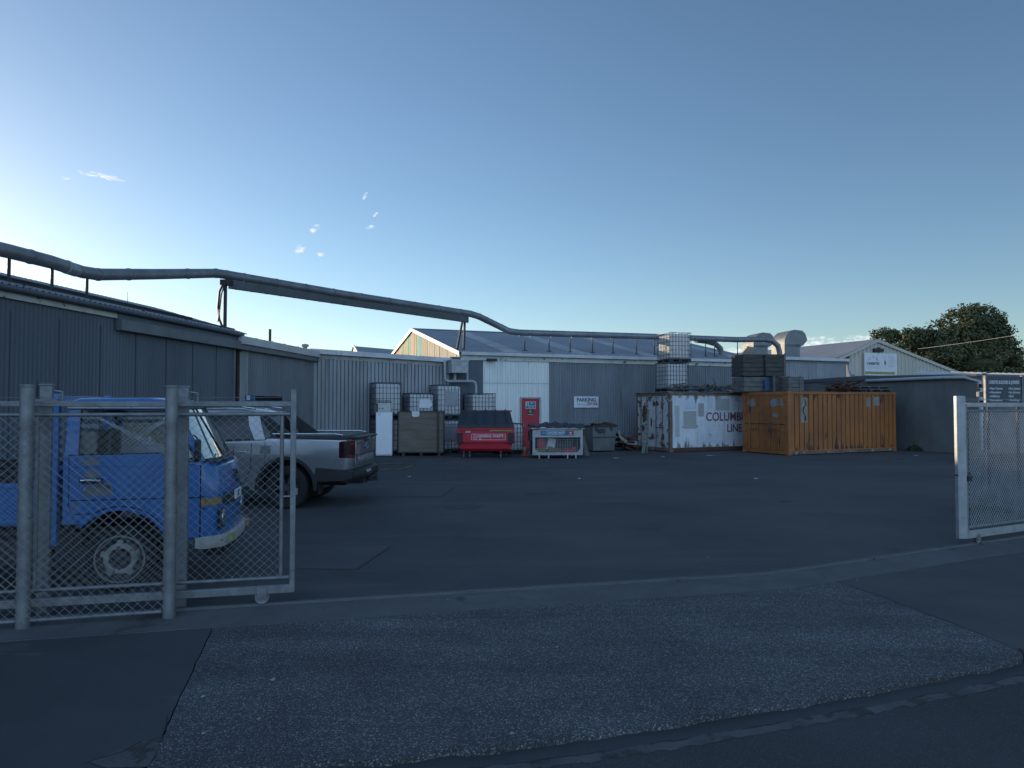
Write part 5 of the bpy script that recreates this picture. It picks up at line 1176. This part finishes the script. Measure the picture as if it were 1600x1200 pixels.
o = MB(); [o.b2((-.04, s_-.003, -.02), (.04, s_+.003, .06)) for s_ in (-.03, .03)]; o.build('roller_bracket', m_galv, w)
# ================================================================== WHEELS
def wheel(parent, nm, loc, R_, w, rim_r, style, out):
    """axis along local y; out = +1/-1 side facing outward"""
    t = MB().lathe([(rim_r, -w/2+.01), (rim_r+.03, -w/2), (R_-.03, -w/2), (R_, -w/2+.035), (R_, w/2-.035), (R_-.03, w/2), (rim_r+.03, w/2), (rim_r, w/2-.01)], (0, 0, 0), 'y', 36).build(nm, m_rub, parent, smooth=35)
    t.location = loc; s_ = out; q_ = s_*w/2
    if style == 'truck':
        b = MB(); b.lathe([(rim_r, -w/2+.02), (rim_r+.012, q_*1.02), (rim_r-.012, q_*1.04), (rim_r-.022, q_*.85), (rim_r-.05, q_*.62), (.160, q_*.55), (.135, q_*.82), (.105, q_*.84), (.08, q_*.60), (.001, q_*.60)] if s_ > 0 else [(rim_r, w/2-.02), (rim_r+.012, q_*1.02), (rim_r-.012, q_*1.04), (rim_r-.022, q_*.85), (rim_r-.05, q_*.62), (.160, q_*.55), (.135, q_*.82), (.105, q_*.84), (.08, q_*.60), (.001, q_*.60)], (0, 0, 0), 'y', 36)
        b.build('rim', m_dkmetal, t, smooth=35)
        b = MB(); b.lathe([(rim_r+.004, q_*1.00), (rim_r+.012, q_*1.05), (rim_r-.002, q_*1.06), (rim_r-.006, q_*.96)], (0, 0, 0), 'y', 36); b.build('rim_edge', m_galv, t, smooth=35)
        b = MB(); b.lathe([(.165, q_*.60), (.160, q_*.86), (.135, q_*.96), (.110, q_*.92), (.102, q_*.66)], (0, 0, 0), 'y', 36)
        for i in range(5):
            a = i*2*math.pi/5+.3; b.box((.170*math.cos(a), q_*.74, .170*math.sin(a)), (.05, .035, .06), Matrix.Rotation(-a, 3, 'Y'))
        b.build('wheel_disc', m_disc, t, bevel=.008)
        b = MB(); 
        for i in range(5):
            a = i*2*math.pi/5+.9; b.lathe([(.001, q_*.92), (.016, q_*.92), (.016, q_*.80), (.001, q_*.80)], (.105*math.cos(a), 0, .105*math.sin(a)), 'y', 8)
        b.lathe([(.07, q_*.46), (.065, q_*.9), (.04, q_*.95), (.001, q_*.95)], (0, 0, 0), 'y', 16); b.build('hub', m_dkmetal, t, smooth=35)
    else:
        b = MB(); b.lathe([(rim_r, -q_*.9), (rim_r-.01, q_*.95), (rim_r-.025, q_*.9), (rim_r-.03, -q_*.5), (.001, -q_*.5)], (0, 0, 0), 'y', 36); b.build('rim', m_dkmetal, t, smooth=35)
        b = MB()
        for i in range(6):
            a = i*math.pi/3
            for da in (-.13, .13):
                b.loft([[(r_*math.cos(a+da*k)+o_*math.sin(a), yy, r_*math.sin(a+da*k)-o_*math.cos(a)) for (o_, yy) in ((-.016, q_*.92), (.016, q_*.92), (.016, q_*.70), (-.016, q_*.70))] for r_, k in ((.05, .3), (rim_r-.015, 1.3))])
        b.lathe([(.001, q_*.95), (.06, q_*.95), (.06, q_*.7), (.001, q_*.7)], (0, 0, 0), 'y', 16); b.build('spoke', m_alloy, t)
    return t
# ================================================================== BLUE TRUCK
tk = thing('flatbed_truck', 'faded blue cab over flatbed truck parked behind the left gate', 'truck', (-4.28, 8.23, 0), R(12))
HW = .80
def arcpts(cx, cz, r, a0, a1, n): return [(cx+r*math.cos(R(a0+(a1-a0)*i/n)), cz+r*math.sin(R(a0+(a1-a0)*i/n))) for i in range(n+1)]
arch = arcpts(0.02, .37, .475, 17, 135, 14)
lower = [(-.52, .715), (-.52, 1.43), (.40, 1.43), (.50, 1.33), (.92, 1.33), (.99, 1.27), (1.04, 1.05), (1.05, .80), (1.035, .52), (.60, .50)]+arch+[(-.315, .715)]
def stations(prof, ys_):
    """prof (x,z); ys_: list of (y, front_inset, z_shrink)"""
    rings = []
    for (y, ins, up) in ys_:
        rings.append([(x-(ins*max(0, min(1, (x-.55)/.5))), y, z) for (x, z) in prof])
    return rings
st = [(-HW, .24, 0), (-HW+.02, .16, 0), (-HW+.07, .10, 0), (-HW+.18, .05, 0), (-.3, .01, 0), (0, 0, 0), (.3, .01, 0), (HW-.18, .05, 0), (HW-.07, .10, 0), (HW-.02, .16, 0), (HW, .24, 0)]
MB().loft(stations(lower, st)).build('cab_body', m_blue, tk, smooth=28)
# wheel well darkness: inner liner
b = MB(); b.loft([[(x, y, z) for x, z in arcpts(.02, .37, .47, 5, 150, 14)+[(-.35, .80), (.3, .86), (.52, .6)]] for y in (-.55, .55)]); b.build('wheel_well', m_tar, tk)
b = MB(); b.loft([[(x, y, z) for (x, z) in arcpts(.02, .37, .475, 17, 140, 14)+arcpts(.02, .37, .50, 140, 17, 14)] for y in (-HW-.012, -HW+.05)]); b.build('arch_lip', m_blue, tk, smooth=40)
# door (near side, right hand drive)
def doorshape(e): return [(-.46-e, 1.42+e), (-.46-e, .90), (-.42-e*.7, .82-e)]+[(x, z) for x, z in arcpts(.02, .37, .52-e, 120, 22, 10)]+[(.56, .53-e), (.80+e, .53-e), (.80+e, 1.30), (.50, 1.335+e), (.40, 1.43+e)]
for sgn in (-1, 1):
    b = MB(); b.loft([[(x, sgn*(HW+a), z) for x, z in doorshape(.010)] for a in (-.01, .003)]); b.build('door_gap', m_seam, tk)
    b = MB(); b.loft([[(x, sgn*(HW+a), z) for x, z in doorshape(0)] for a in (.0, .011)]); d = b.build('door', m_blue, tk, bevel=.004)
    if sgn < 0:
        b = MB(); b.b2((-.45, -HW-.018, .955), (.80, -HW-.012, .965)); b.b2((-.42, -HW-.0135, 1.30), (.45, -HW-.0115, 1.303)); b.build('trim_line', m_seam, d)
        b = MB(); b.b2((-.36, -HW-.03, 1.135), (-.14, -HW-.012, 1.185)); b.build('handle_recess', m_seam, d); b = MB(); b.tube([(-.34, -HW-.035, 1.165), (-.27, -HW-.05, 1.17), (-.15, -HW-.045, 1.16)], .015, 8); b.tube([(-.31, -HW-.03, 1.07), (-.31, -HW-.018, 1.07)], .016, 10); b.build('handle', m_chrome, d, smooth=50)
        for i, (x, z, w_, h_, sd2) in enumerate(((-.26, 1.36, .22, .10, 1), (-.24, 1.23, .20, .11, 2), (-.20, 1.05, .34, .17, 3), (-.10, 1.10, .12, .1, 6), (.48, 1.22, .05, .09, 5), (-.40, .89, .08, .07, 8))):
            b = MB(); b.loft([[(xx_, -HW-yy, zz) for xx_, zz in blob(x, z, w_, h_, 20, .45, sd2)] for yy in (.0112, .0125)]); b.build('primer_patch', m_primer, d)
# windows frames, pillars, roof
zt1 = 1.93
def pil(pts0, pts1): 
    b = MB(); b.loft([pts0, pts1]); return b
for sgn in (-1, 1):
    y0_, y1_ = sgn*HW*.995, sgn*.735
    o = MB(); o.loft([[(-.52, y0_, 1.42), (-.38, y0_, 1.42), (-.38, y0_-sgn*.05, 1.42), (-.52, y0_-sgn*.05, 1.42)], [(-.50, y1_, zt1), (-.38, y1_, zt1), (-.38, y1_-sgn*.05, zt1), (-.50, y1_-sgn*.05, zt1)]]); o.build('rear_pillar', m_blue, tk, bevel=.008)
    o = MB(); o.loft([[(.76, sgn*.785, 1.32), (.85, sgn*.755, 1.32), (.83, sgn*.71, 1.32), (.74, sgn*.74, 1.32)], [(.46, y1_, zt1), (.54, y1_-sgn*.02, zt1), (.52, y1_-sgn*.06, zt1), (.44, y1_-sgn*.05, zt1)]]); o.build('windscreen_pillar', m_blue, tk, bevel=.006)
    o = MB(); o.face([(-.38, sgn*.785, 1.43), (.40, sgn*.785, 1.43), (.50, sgn*.785, 1.34), (.77, sgn*.765, 1.34), (.47, sgn*.735, 1.90), (-.38, sgn*.735, 1.90)]); o.build('side_window', m_glass, tk)
    o = MB(); o.tube([(-.38, sgn*.79, 1.43), (.39, sgn*.79, 1.43), (.49, sgn*.79, 1.34), (.77, sgn*.77, 1.34), (.47, sgn*.74, 1.90), (-.38, sgn*.74, 1.90)], .012, 5, closed=True); o.build('window_rubber', m_black, tk)
roofp = [(-.54, 1.90), (-.54, 1.98), (-.42, 2.025), (.26, 2.03), (.46, 2.0), (.57, 1.93), (.53, 1.90)]
rings = []
for (y, sx_, dz_) in ((-.76, .90, -.055), (-.735, .96, -.025), (-.66, 1, -.006), (-.3, 1, 0), (.3, 1, 0), (.66, 1, -.006), (.735, .96, -.025), (.76, .90, -.055)):
    rings.append([(x*sx_, y, max(1.90, z+(dz_ if z > 1.92 else 0))) for x, z in roofp])
MB().loft(rings).build('roof', m_blue, tk, smooth=50)
b = MB(); b.tube([(-.50, -.765, 1.915), (.50, -.755, 1.915)], .012, 6); b.build('rain_gutter', m_offwhite, tk)
# windscreen
o = MB(); ws = []
for y in (-.71, -.45, 0, .45, .71):
    bu = .08*(1-(y/.75)**2); ws.append([(.82+bu, y*1.03, 1.335), (.53+bu*.6, y*.97, 1.905)])
o.loft(ws, caps=False); o.build('windscreen', m_wglass, tk, smooth=60)
o = MB(); o.tube([w_[0] for w_ in ws]+[w_[1] for w_ in ws[::-1]], .016, 6, closed=True); o.tube([(.905, 0, 1.335), (.58, 0, 1.905)], .008, 4); o.build('windscreen_rubber', m_black, tk)
for y in (-.45, .25):
    MB().tube([(.97, y, 1.33), (.945, y+.05, 1.36), (.90, y+.38, 1.42)], .007, 5).build('wiper', m_black, tk)
b = MB(); b.loft([[(.83+.08*(1-(y/.75)**2)+.02, y, 1.315), (.96+.03*(1-(y/.75)**2), y, 1.33), (.96+.03*(1-(y/.75)**2), y, 1.335), (.83+.08*(1-(y/.75)**2)+.02, y, 1.335)] for y in (-.70, -.4, 0, .4, .70)]); b.build('scuttle', m_black, tk)
b = MB(); b.box((-.50, 0, 1.50), (.04, 1.5, .18)); b.box((-.50, 0, 1.90), (.04, 1.44, .10)); b.box((-.5, -.68, 1.7), (.04, .12, .4)); b.box((-.5, .68, 1.7), (.04, .12, .4)); b.build('rear_wall', m_blue, tk)
for (y0_, y1_) in ((-.70, -.18), (-.12, .70)):
    o = MB(); o.box((-.05, (y0_+y1_)/2, 1.15), (.50, y1_-y0_, .14)); o.box((-.30, (y0_+y1_)/2, 1.42), (.14, y1_-y0_, .50), rotm('Y', -10)); 
    o.build('seat', m_seat, tk, bevel=.03)
o = MB(); o.tube([(.50+.10*math.cos(a)*.0+.19*math.cos(a)*.85, -.42+.19*math.sin(a), 1.42+.19*math.cos(a)*.35) for a in [i*math.pi/10 for i in range(20)]], .012, 6, closed=True); o.tube([(.52, -.42, 1.42), (.75, -.42, 1.05)], .02, 6); o.tube([(.50-.16, -.42, 1.36), (.66, -.42, 1.49)], .01, 5); o.build('steering_wheel', m_black, tk)
MB().b2((.60, -.70, 1.10), (.88, .70, 1.36)).build('dashboard', m_black, tk, bevel=.03)
MB().box((.50, -.15, 1.84), (.03, .22, .07)).build('rear_view_mirror', m_tan, tk)
# mirror
o = MB(); o.box((.80, -.93, 1.47), (.05, .13, .23)); o.build('wing_mirror', m_black, tk, bevel=.02); o = MB(); o.tube([(.84, -.77, 1.33), (.81, -.87, 1.36), (.80, -.93, 1.42)], .009, 5); o.tube([(.72, -.76, 1.62), (.78, -.88, 1.60), (.80, -.93, 1.54)], .009, 5); o.build('mirror_arm', m_black, tk)
# front details follow the rounded nose: x(y)
def nose(y, z=1.0):
    xs_ = .99+(1.27-z)*.22 if z > 1.05 else 1.045
    a = abs(y)
    for (y0_, i0), (y1_, i1) in zip([(0, 0), (.3, .01), (.62, .05), (.73, .10), (.78, .16)], [(.3, .01), (.62, .05), (.73, .10), (.78, .16), (.80, .24)]):
        if y0_ <= a <= y1_: return xs_-(i0+(i1-i0)*(a-y0_)/(y1_-y0_))
    return xs_-.24
def wrap(nm, mat, z0_, z1_, ya, yb, th=.012, side=0, par=tk, n=14):
    rr = []
    yy = [ya+(yb-ya)*i/n for i in range(n+1)]
    path = [(nose(y, (z0_+z1_)/2), y) for y in yy]
    if side: path = [(.86, -HW)]+path
    for i, (x, y) in enumerate(path):
        a, c = path[max(i-1, 0)], path[min(i+1, len(path)-1)]; t_ = Vector((c[0]-a[0], c[1]-a[1], 0)).normalized(); nn = Vector((t_.y, -t_.x, 0))
        p = Vector((x, y, 0)); rr.append([(p+nn*k_).to_tuple()[:2]+(z_,) for k_, z_ in ((-.01, z0_), (th, z0_), (th, z1_), (-.01, z1_))])
    return MB().loft(rr).build(nm, mat, par, smooth=30)
wrap('indicator', m_amber, .87, .945, -.80, -.66, .014, 1, n=6)
o = wrap('indicator', m_amber, .87, .945, .66, .80, .014, 0, n=6)
wrap('grille', m_dkmetal, .84, .95, -.62, .62, .006)
wrap('crease', m_seam, .835, .842, -.80, .80, .006, 1)
wrap('crease', m_seam, .965, .972, -.80, .80, .006, 1)
for y in (-.60, .60):
    o = MB(); o.lathe([(.001, .035), (.05, .032), (.085, .022), (.095, .0), (.001, 0)], (0, 0, 0), 'x', 20); h_ = o.build('headlight', m_chrome, tk, smooth=40); h_.location = (nose(y, .7)-.005, y, .715)
    MB().b2((nose(y)-.02, y-.13, .60), (nose(y)+.006, y+.13, .83)).build('headlight_surround', m_dkmetal, tk, bevel=.01)
# badge: upright plate with a light S shaped mark
MB().b2((1.015, -.055, 1.04), (1.055, .055, 1.19)).build('badge', m_black, tk)
text('badge_mark', 'S', m_offwhite, tk, (1.059, 0, 1.145), (R(90), 0, R(90)), .09, .003, 1.3)
pt = MB().b2((1.045, -.18, .855), (1.065, .18, .965)).build('number_plate', m_paper, tk, bevel=.003)
text('plate_lettering', 'EZ', m_ink, pt, (1.069, -.02, .91), (R(90), 0, R(90)), .09, .001)
# bumper
rr = []
for i in range(17):
    a = i/16; y = -.81+1.62*a; e = abs(y)
    x = nose(min(e, .80), .6)+.055
    rr.append([(x-.10, y, .42), (x-.01, y, .41), (x, y, .43), (x, y, .52), (x-.02, y, .54), (x-.10, y, .53)])
bp = MB().loft(rr).build('bumper', m_offwhite, tk, smooth=35)
MB().b2((1.02, -.60, .45), (1.105, -.47, .515)).build('bumper_lamp', m_olive, bp); MB().b2((1.02, .42, .45), (1.110, .58, .515)).build('bumper_lamp', m_amber, bp)
MB().b2((.80, -.62, .30), (1.02, .62, .50)).build('front_crossmember', m_tar, tk)
# chassis, tray
b = MB(); b.b2((-3.3, -.42, .45), (.9, -.32, .60)); b.b2((-3.3, .32, .45), (.9, .42, .60)); b.b2((-1.2, -.75, .32), (-.75, -.35, .56)); b.b2((-.66, -.6, .55), (-.54, .6, 1.0)); b.b2((-.1, -.5, .38), (.1, .5, .46)); b.tube([(-.45, -.72, .40), (-.45, -.72, .72)], .012, 6); b.build('chassis', m_dkmetal, tk)
MB().b2((-.58, -.60, .42), (-.40, -.40, .60)).build('step_box', m_dkmetal, tk)
b = MB(); b.b2((-3.4, -.80, .80), (-.66, .80, .86)); b.build('tray_floor', m_dkmetal, tk)
b = MB(); b.b2((-3.4, -.84, .72), (-.66, -.80, 1.15)); b.b2((-3.4, .80, .72), (-.66, .84, 1.15)); b.b2((-3.4, -.80, .86), (-3.36, .80, 1.15)); b.b2((-3.4, -.85, 1.10), (-.66, -.84, 1.15)); b.b2((-3.4, -.85, .74), (-.66, -.84, .78)); b.build('drop_side', m_blue, tk, bevel=.006)
b = MB(); b.b2((-3.4, -.83, 1.155), (-.66, -.79, 1.28)); b.b2((-3.4, .79, 1.155), (-.66, .83, 1.28)); islands(b.build('rubber_rail', m_rub, tk))
b = MB(); b.b2((-.64, -.80, .50), (-.575, -.73, 2.06)); b.b2((-.64, .73, .50), (-.575, .80, 2.06)); b.b2((-.64, -.73, 1.98), (-.59, .73, 2.04)); b.b2((-.64, -.73, .88), (-.60, .73, 1.30)); b.build('headboard', m_blue, tk, bevel=.006)
for x in (-2.45,):
    for s_ in (-1, 1): wheel(tk, 'wheel', (x, s_*.68, .33), .33, .18, .23, 'truck', s_)
for s_ in (-1, 1): wheel(tk, 'wheel', (.02, s_*.70, .335), .335, .17, .235, 'truck', s_)
# ================================================================== SILVER UTE
ut = thing('pickup_ute', 'silver dual cab pickup ute with red tail lights parked beyond the blue truck', 'ute', (-4.17, 14.24, 0), R(177.5))
HU = .955
arR = arcpts(0, .40, .53, -8, 188, 18)
arF = arcpts(3.27, .40, .53, -8, 188, 18)
bodyp = [(-1.22, .74), (-1.25, .92), (-1.22, 1.20), (-1.19, 1.30), (.36, 1.33), (.40, 1.30), (2.75, 1.22), (3.3, 1.18), (3.95, 1.08), (4.12, .95), (4.15, .55), (3.95, .45)]+arF+[(2.6, .36), (.7, .36)]+arR+[(-.60, .55), (-.85, .66)]
def ubody(ys_):
    rr = []
    for (y, ins, dz_) in ys_:
        rr.append([((x+ins if x < -1.0 else (x-ins*2.5 if x > 3.85 else x)), y, z-(dz_ if z > 1.0 else 0)) for x, z in bodyp])
    return rr
def usec(f):   # half width as function handled with z: tumble
    return f
rings = ubody([(-HU, .16, .045), (-HU+.012, .10, .02), (-HU+.05, .05, .005), (-HU+.14, .015, 0), (-.5, 0, 0), (.5, 0, 0), (HU-.14, .015, 0), (HU-.05, .05, .005), (HU-.012, .10, .02), (HU, .16, .045)])
MB().loft(rings).build('body', m_silver, ut, smooth=32)
b = MB(); 
for cx_ in (0, 3.27): b.loft([[(x, y, z) for x, z in arcpts(cx_, .40, .525, 0, 180, 14)] for y in (-.62, .62)])
islands(b.build('wheel_well', m_tar, ut))
for s_ in (-1, 1):
    for cx_ in (0, 3.27):
        b = MB(); b.loft([[(x, s_*y, z) for (x, z) in arcpts(cx_, .40, .515, -5, 185, 18)+arcpts(cx_, .40, .585, 185, -5, 18)] for y in (HU-.05, HU+.025)]); b.build('wheel_flare', m_black, ut, bevel=.008)
# greenhouse
gh = [(.43, 1.30), (.53, 1.60), (.66, 1.79), (.90, 1.865), (1.8, 1.88), (2.25, 1.83), (3.0, 1.26)]
rr = []
for s_ in (-1, -.98, -.9, 0, .9, .98, 1):
    dzz = {1: .06, .98: .03, .9: .008, 0: 0}[abs(s_)]
    rr.append([(x, s_*(.90-.22*max(0, (z-1.25))/.62), z-(dzz if z > 1.7 else 0)) for x, z in gh])
MB().loft(rr).build('cab_windows', m_tint, ut, smooth=30)
rf = [(.59, 1.74), (.66, 1.80), (.90, 1.875), (1.8, 1.895), (2.28, 1.84), (2.32, 1.80), (2.0, 1.83), (.95, 1.81), (.73, 1.76)]
rr = [[(x, s_*(.905-.22*max(0, (z-1.25))/.62), z-({1: .05, .97: .02, .85: .0, 0: 0}[abs(s_)])) for x, z in rf] for s_ in (-1, -.97, -.85, 0, .85, .97, 1)]
MB().loft(rr).build('roof', m_silver, ut, smooth=35)
def hwz(z): return .905-.22*max(0, z-1.25)/.62+.006
for s_ in (-1, 1):
    for (xa, xb, xc, xd, nm, mt) in ((.41, .62, .71, .84, 'rear_pillar', m_silver), (1.60, 1.68, 1.68, 1.74, 'centre_pillar', m_tint), (2.86, 3.02, 2.20, 2.30, 'front_pillar', m_silver)):
        b = MB(); b.loft([[(xa, s_*hwz(1.26), 1.26), (xb, s_*hwz(1.26), 1.26), (xb, s_*(hwz(1.26)-.04), 1.26), (xa, s_*(hwz(1.26)-.04), 1.26)], [((xa+xc)/2-.03, s_*hwz(1.55), 1.55), ((xb+xd)/2+(.05 if nm == 'rear_pillar' else 0), s_*hwz(1.55), 1.55), ((xb+xd)/2, s_*(hwz(1.55)-.04), 1.55), ((xa+xc)/2, s_*(hwz(1.55)-.04), 1.55)], [(xc-.10, s_*hwz(1.80), 1.80), (xd, s_*hwz(1.80), 1.80), (xd, s_*(hwz(1.8)-.04), 1.80), (xc-.1, s_*(hwz(1.8)-.04), 1.80)]]); b.build(nm, mt, ut, bevel=.006)
    b = MB(); b.tube([(.7, s_*.70, 1.87), (1.1, s_*.70, 1.925), (2.0, s_*.70, 1.90), (2.15, s_*.7, 1.86)], .022, 8); b.build('roof_rail', m_chrome, ut, smooth=60)
    # doors as seams
    for (x0_, x1_) in ((.68, 1.62), (1.68, 2.80)):
        b = MB(); yy = s_*(HU+.0015)
        pts = [(x1_, 1.22), (x1_, .48), (x0_+.12, .48), (x0_, .72), (x0_-.02, 1.22)]
        b.tube([(x, yy, z) for x, z in pts], .006, 4); d = b.build('door_seam', m_seam, ut)
        b = MB(); b.b2((x0_+.06, s_*(HU+.0), 1.045), (x0_+.26, s_*(HU+.035), 1.075)); b.build('door_handle', m_chrome, d, bevel=.008)
    b = MB(); b.b2((.40, s_*HU, .85), (.41, s_*(HU+.002), 1.26)); b.b2((.70, s_*(HU-.01), .36), (2.6, s_*(HU+.06), .42)); b.build('side_step', m_black, ut)
    # bed rail, sail
    b = MB(); b.loft([[(x, s_*y, z) for y, z in ((HU-.13, 1.29), (HU-.035, 1.27), (HU-.035, 1.335), (HU-.13, 1.35))] for x in (-1.15, .34)]); b.build('bed_rail', m_black, ut, bevel=.01)
    b = MB(); b.tube([(-1.05, s_*(HU-.09), 1.37), (-.9, s_*(HU-.09), 1.395), (.30, s_*(HU-.09), 1.395)], .020, 8); b.build('rail_bar', m_chrome, ut, smooth=60)
    b = MB(); b.prism([(-.10, 1.34), (.34, 1.34), (.62, 1.80), (.52, 1.80)], 'y', s_*(HU-.22), s_*(HU-.16)); b.build('sail_panel', m_black, ut, bevel=.01)
    # mirror
    b = MB(); b.box((2.55, s_*(HU+.09), 1.28), (.12, .20, .17)); b.build('wing_mirror', m_silver, ut, bevel=.03)
b = MB(); b.b2((-1.1, -.80, 1.345), (.34, .80, 1.36)); b.build('bed_cover', m_black, ut)
# tail
for s_ in (-1, 1):
    rr = []
    for (x, y) in ((-1.0, HU+.006), (-1.08, HU+.008), (-1.16, HU-.008), (-1.215, HU-.045), (-1.245, HU-.11), (-1.255, HU-.19)):
        rr.append([(x, s_*y, .955), (x, s_*y, 1.27 if x < -1 else 1.25), (x+.03, s_*(y-.03), 1.27), (x+.03, s_*(y-.03), .955)])
    b = MB(); b.loft(rr); tl = b.build('tail_light', pm('smoked_lens', (.03, .008, .01), (.02, .006, .008), 6, .15, coat=.6) if s_ < 0 else bpy.data.materials['smoked_lens'], ut, bevel=.008)
    b = MB(); rr = []
    for (x, y) in ((-1.16, HU-.006), (-1.215, HU-.043), (-1.245, HU-.108), (-1.253, HU-.17)): rr.append([(x-.006, s_*(y+.006), .968), (x-.006, s_*(y+.006), 1.0), (x+.02, s_*(y-.02), 1.0), (x+.02, s_*(y-.02), .968)])
    b.loft(rr); rr = []
    for (x, y) in ((-1.19, HU-.026), (-1.23, HU-.075), (-1.25, HU-.15)): rr.append([(x-.006, s_*(y+.006), 1.20), (x-.006, s_*(y+.006), 1.235), (x+.02, s_*(y-.02), 1.235), (x+.02, s_*(y-.02), 1.20)])
    b.loft(rr); b.b2((-1.262, s_*(HU-.155), 1.0), (-1.25, s_*(HU-.172), 1.12)); islands(b.build('brake_lens', m_redlens, tl))
tg = MB(); tg.loft([[(-1.235, y, z) for y, z in ((-.76, .80), (.76, .80), (.76, 1.27), (-.76, 1.27))], [(-1.262, y, z) for y, z in ((-.75, .81), (.75, .81), (.75, 1.26), (-.75, 1.26))]]); tg = tg.build('tailgate', m_silver, ut, bevel=.01)
MB().loft([[(x, y, z) for x, z in ((-1.10, 1.30), (-1.30, 1.30), (-1.315, 1.325), (-1.27, 1.345), (-1.10, 1.345))] for y in (-.78, .78)]).build('tailgate_lip', m_black, tg, bevel=.01)
MB().b2((-1.275, -.16, 1.225), (-1.262, .16, 1.275)).build('tailgate_handle', m_black, tg, bevel=.005)
o = MB(); o.lathe([(.001, -.012), (.10, -.012), (.10, 0), (.001, 0)], (0, 0, 0), 'x', 28); e_ = o.build('oval_badge', m_bluesign, tg); e_.location = (-1.263, 0, 1.13); e_.scale = (1, 1, .45)
o = MB(); o.tube([(-1.275, .105*math.cos(a), 1.13+.048*math.sin(a)) for a in [i*math.pi/12 for i in range(24)]], .006, 5, closed=True); o.build('badge_ring', m_chrome, tg)
text('tailgate_lettering', 'RANGER', m_galvL, tg, (-1.266, 0, .905), (R(90), 0, R(-90)), .17, .005, 1.75)
text('small_badge', '4X4', m_chrome, tg, (-1.266, .62, 1.20), (R(90), 0, R(-90)), .05, .003, 1.2)
MB().b2((-1.268, -.75, .985), (-1.262, .75, .995)).build('tailgate_crease', m_seam, tg)
rr = []
for i in range(13):
    y = -.93+1.86*i/12; e = abs(y); x = -1.36+.16*max(0, (e-.6)/.33)**2
    rr.append([(x, y, .56), (x-.02, y, .62), (x, y, .70), (x+.10, y, .74), (x+.30, y, .74), (x+.30, y, .52), (x+.06, y, .50)])
b_ = MB().loft(rr).build('bumper', m_black, ut, smooth=35)
for s_ in (-1, 1): MB().prism([(-.50, .50), (-1.02, .52), (-1.24, .56), (-1.26, .73), (-1.0, .74), (-.56, .78)], 'y', s_*(HU-.10), s_*(HU+.006)).build('lower_skirt', m_black, ut, bevel=.01)
MB().b2((-1.375, .02, .60), (-1.36, .34, .69)).build('number_plate', m_pvc, b_); 
b = MB(); b.b2((-1.30, -.35, .42), (-.9, .35, .50)); b.b2((-1.50, -.04, .44), (-1.28, .04, .49)); b.tube([(-1.47, 0, .49), (-1.47, 0, .56)], .025, 10); b.box((-1.47, 0, .56), (.05, .05, .04)); b.b2((-1.42, -.12, .46), (-1.36, .12, .52)); b.build('tow_bar', m_dkmetal, ut)
b = MB(); b.b2((-1.0, -.5, .40), (4.0, -.40, .52)); b.b2((-1.0, .4, .40), (4.0, .5, .52)); b.b2((-.08, -.8, .34), (.08, .8, .44)); b.lathe([(.001, -.14), (.16, -.14), (.16, .14), (.001, .14)], (0, 0, .40), 'y', 16); b.b2((-.62, .70, .28), (-.58, .90, .60)); b.b2((-.62, -.90, .28), (-.58, -.70, .60)); b.build('underbody', m_tar, ut)
b = MB(); b.b2((.30, HU-.002, 1.03), (.50, HU+.003, 1.18)); b.build('fuel_flap', m_silver, ut)
for (x, s_) in ((0, 1), (0, -1), (3.27, 1), (3.27, -1)): wheel(ut, 'wheel', (x, s_*.82, .40), .40, .26, .25, 'ute', s_)
# concealed placeholder names
for o in bpy.data.objects:
    if o.get('label') == 'x': print('UNLABELLED', o.name)
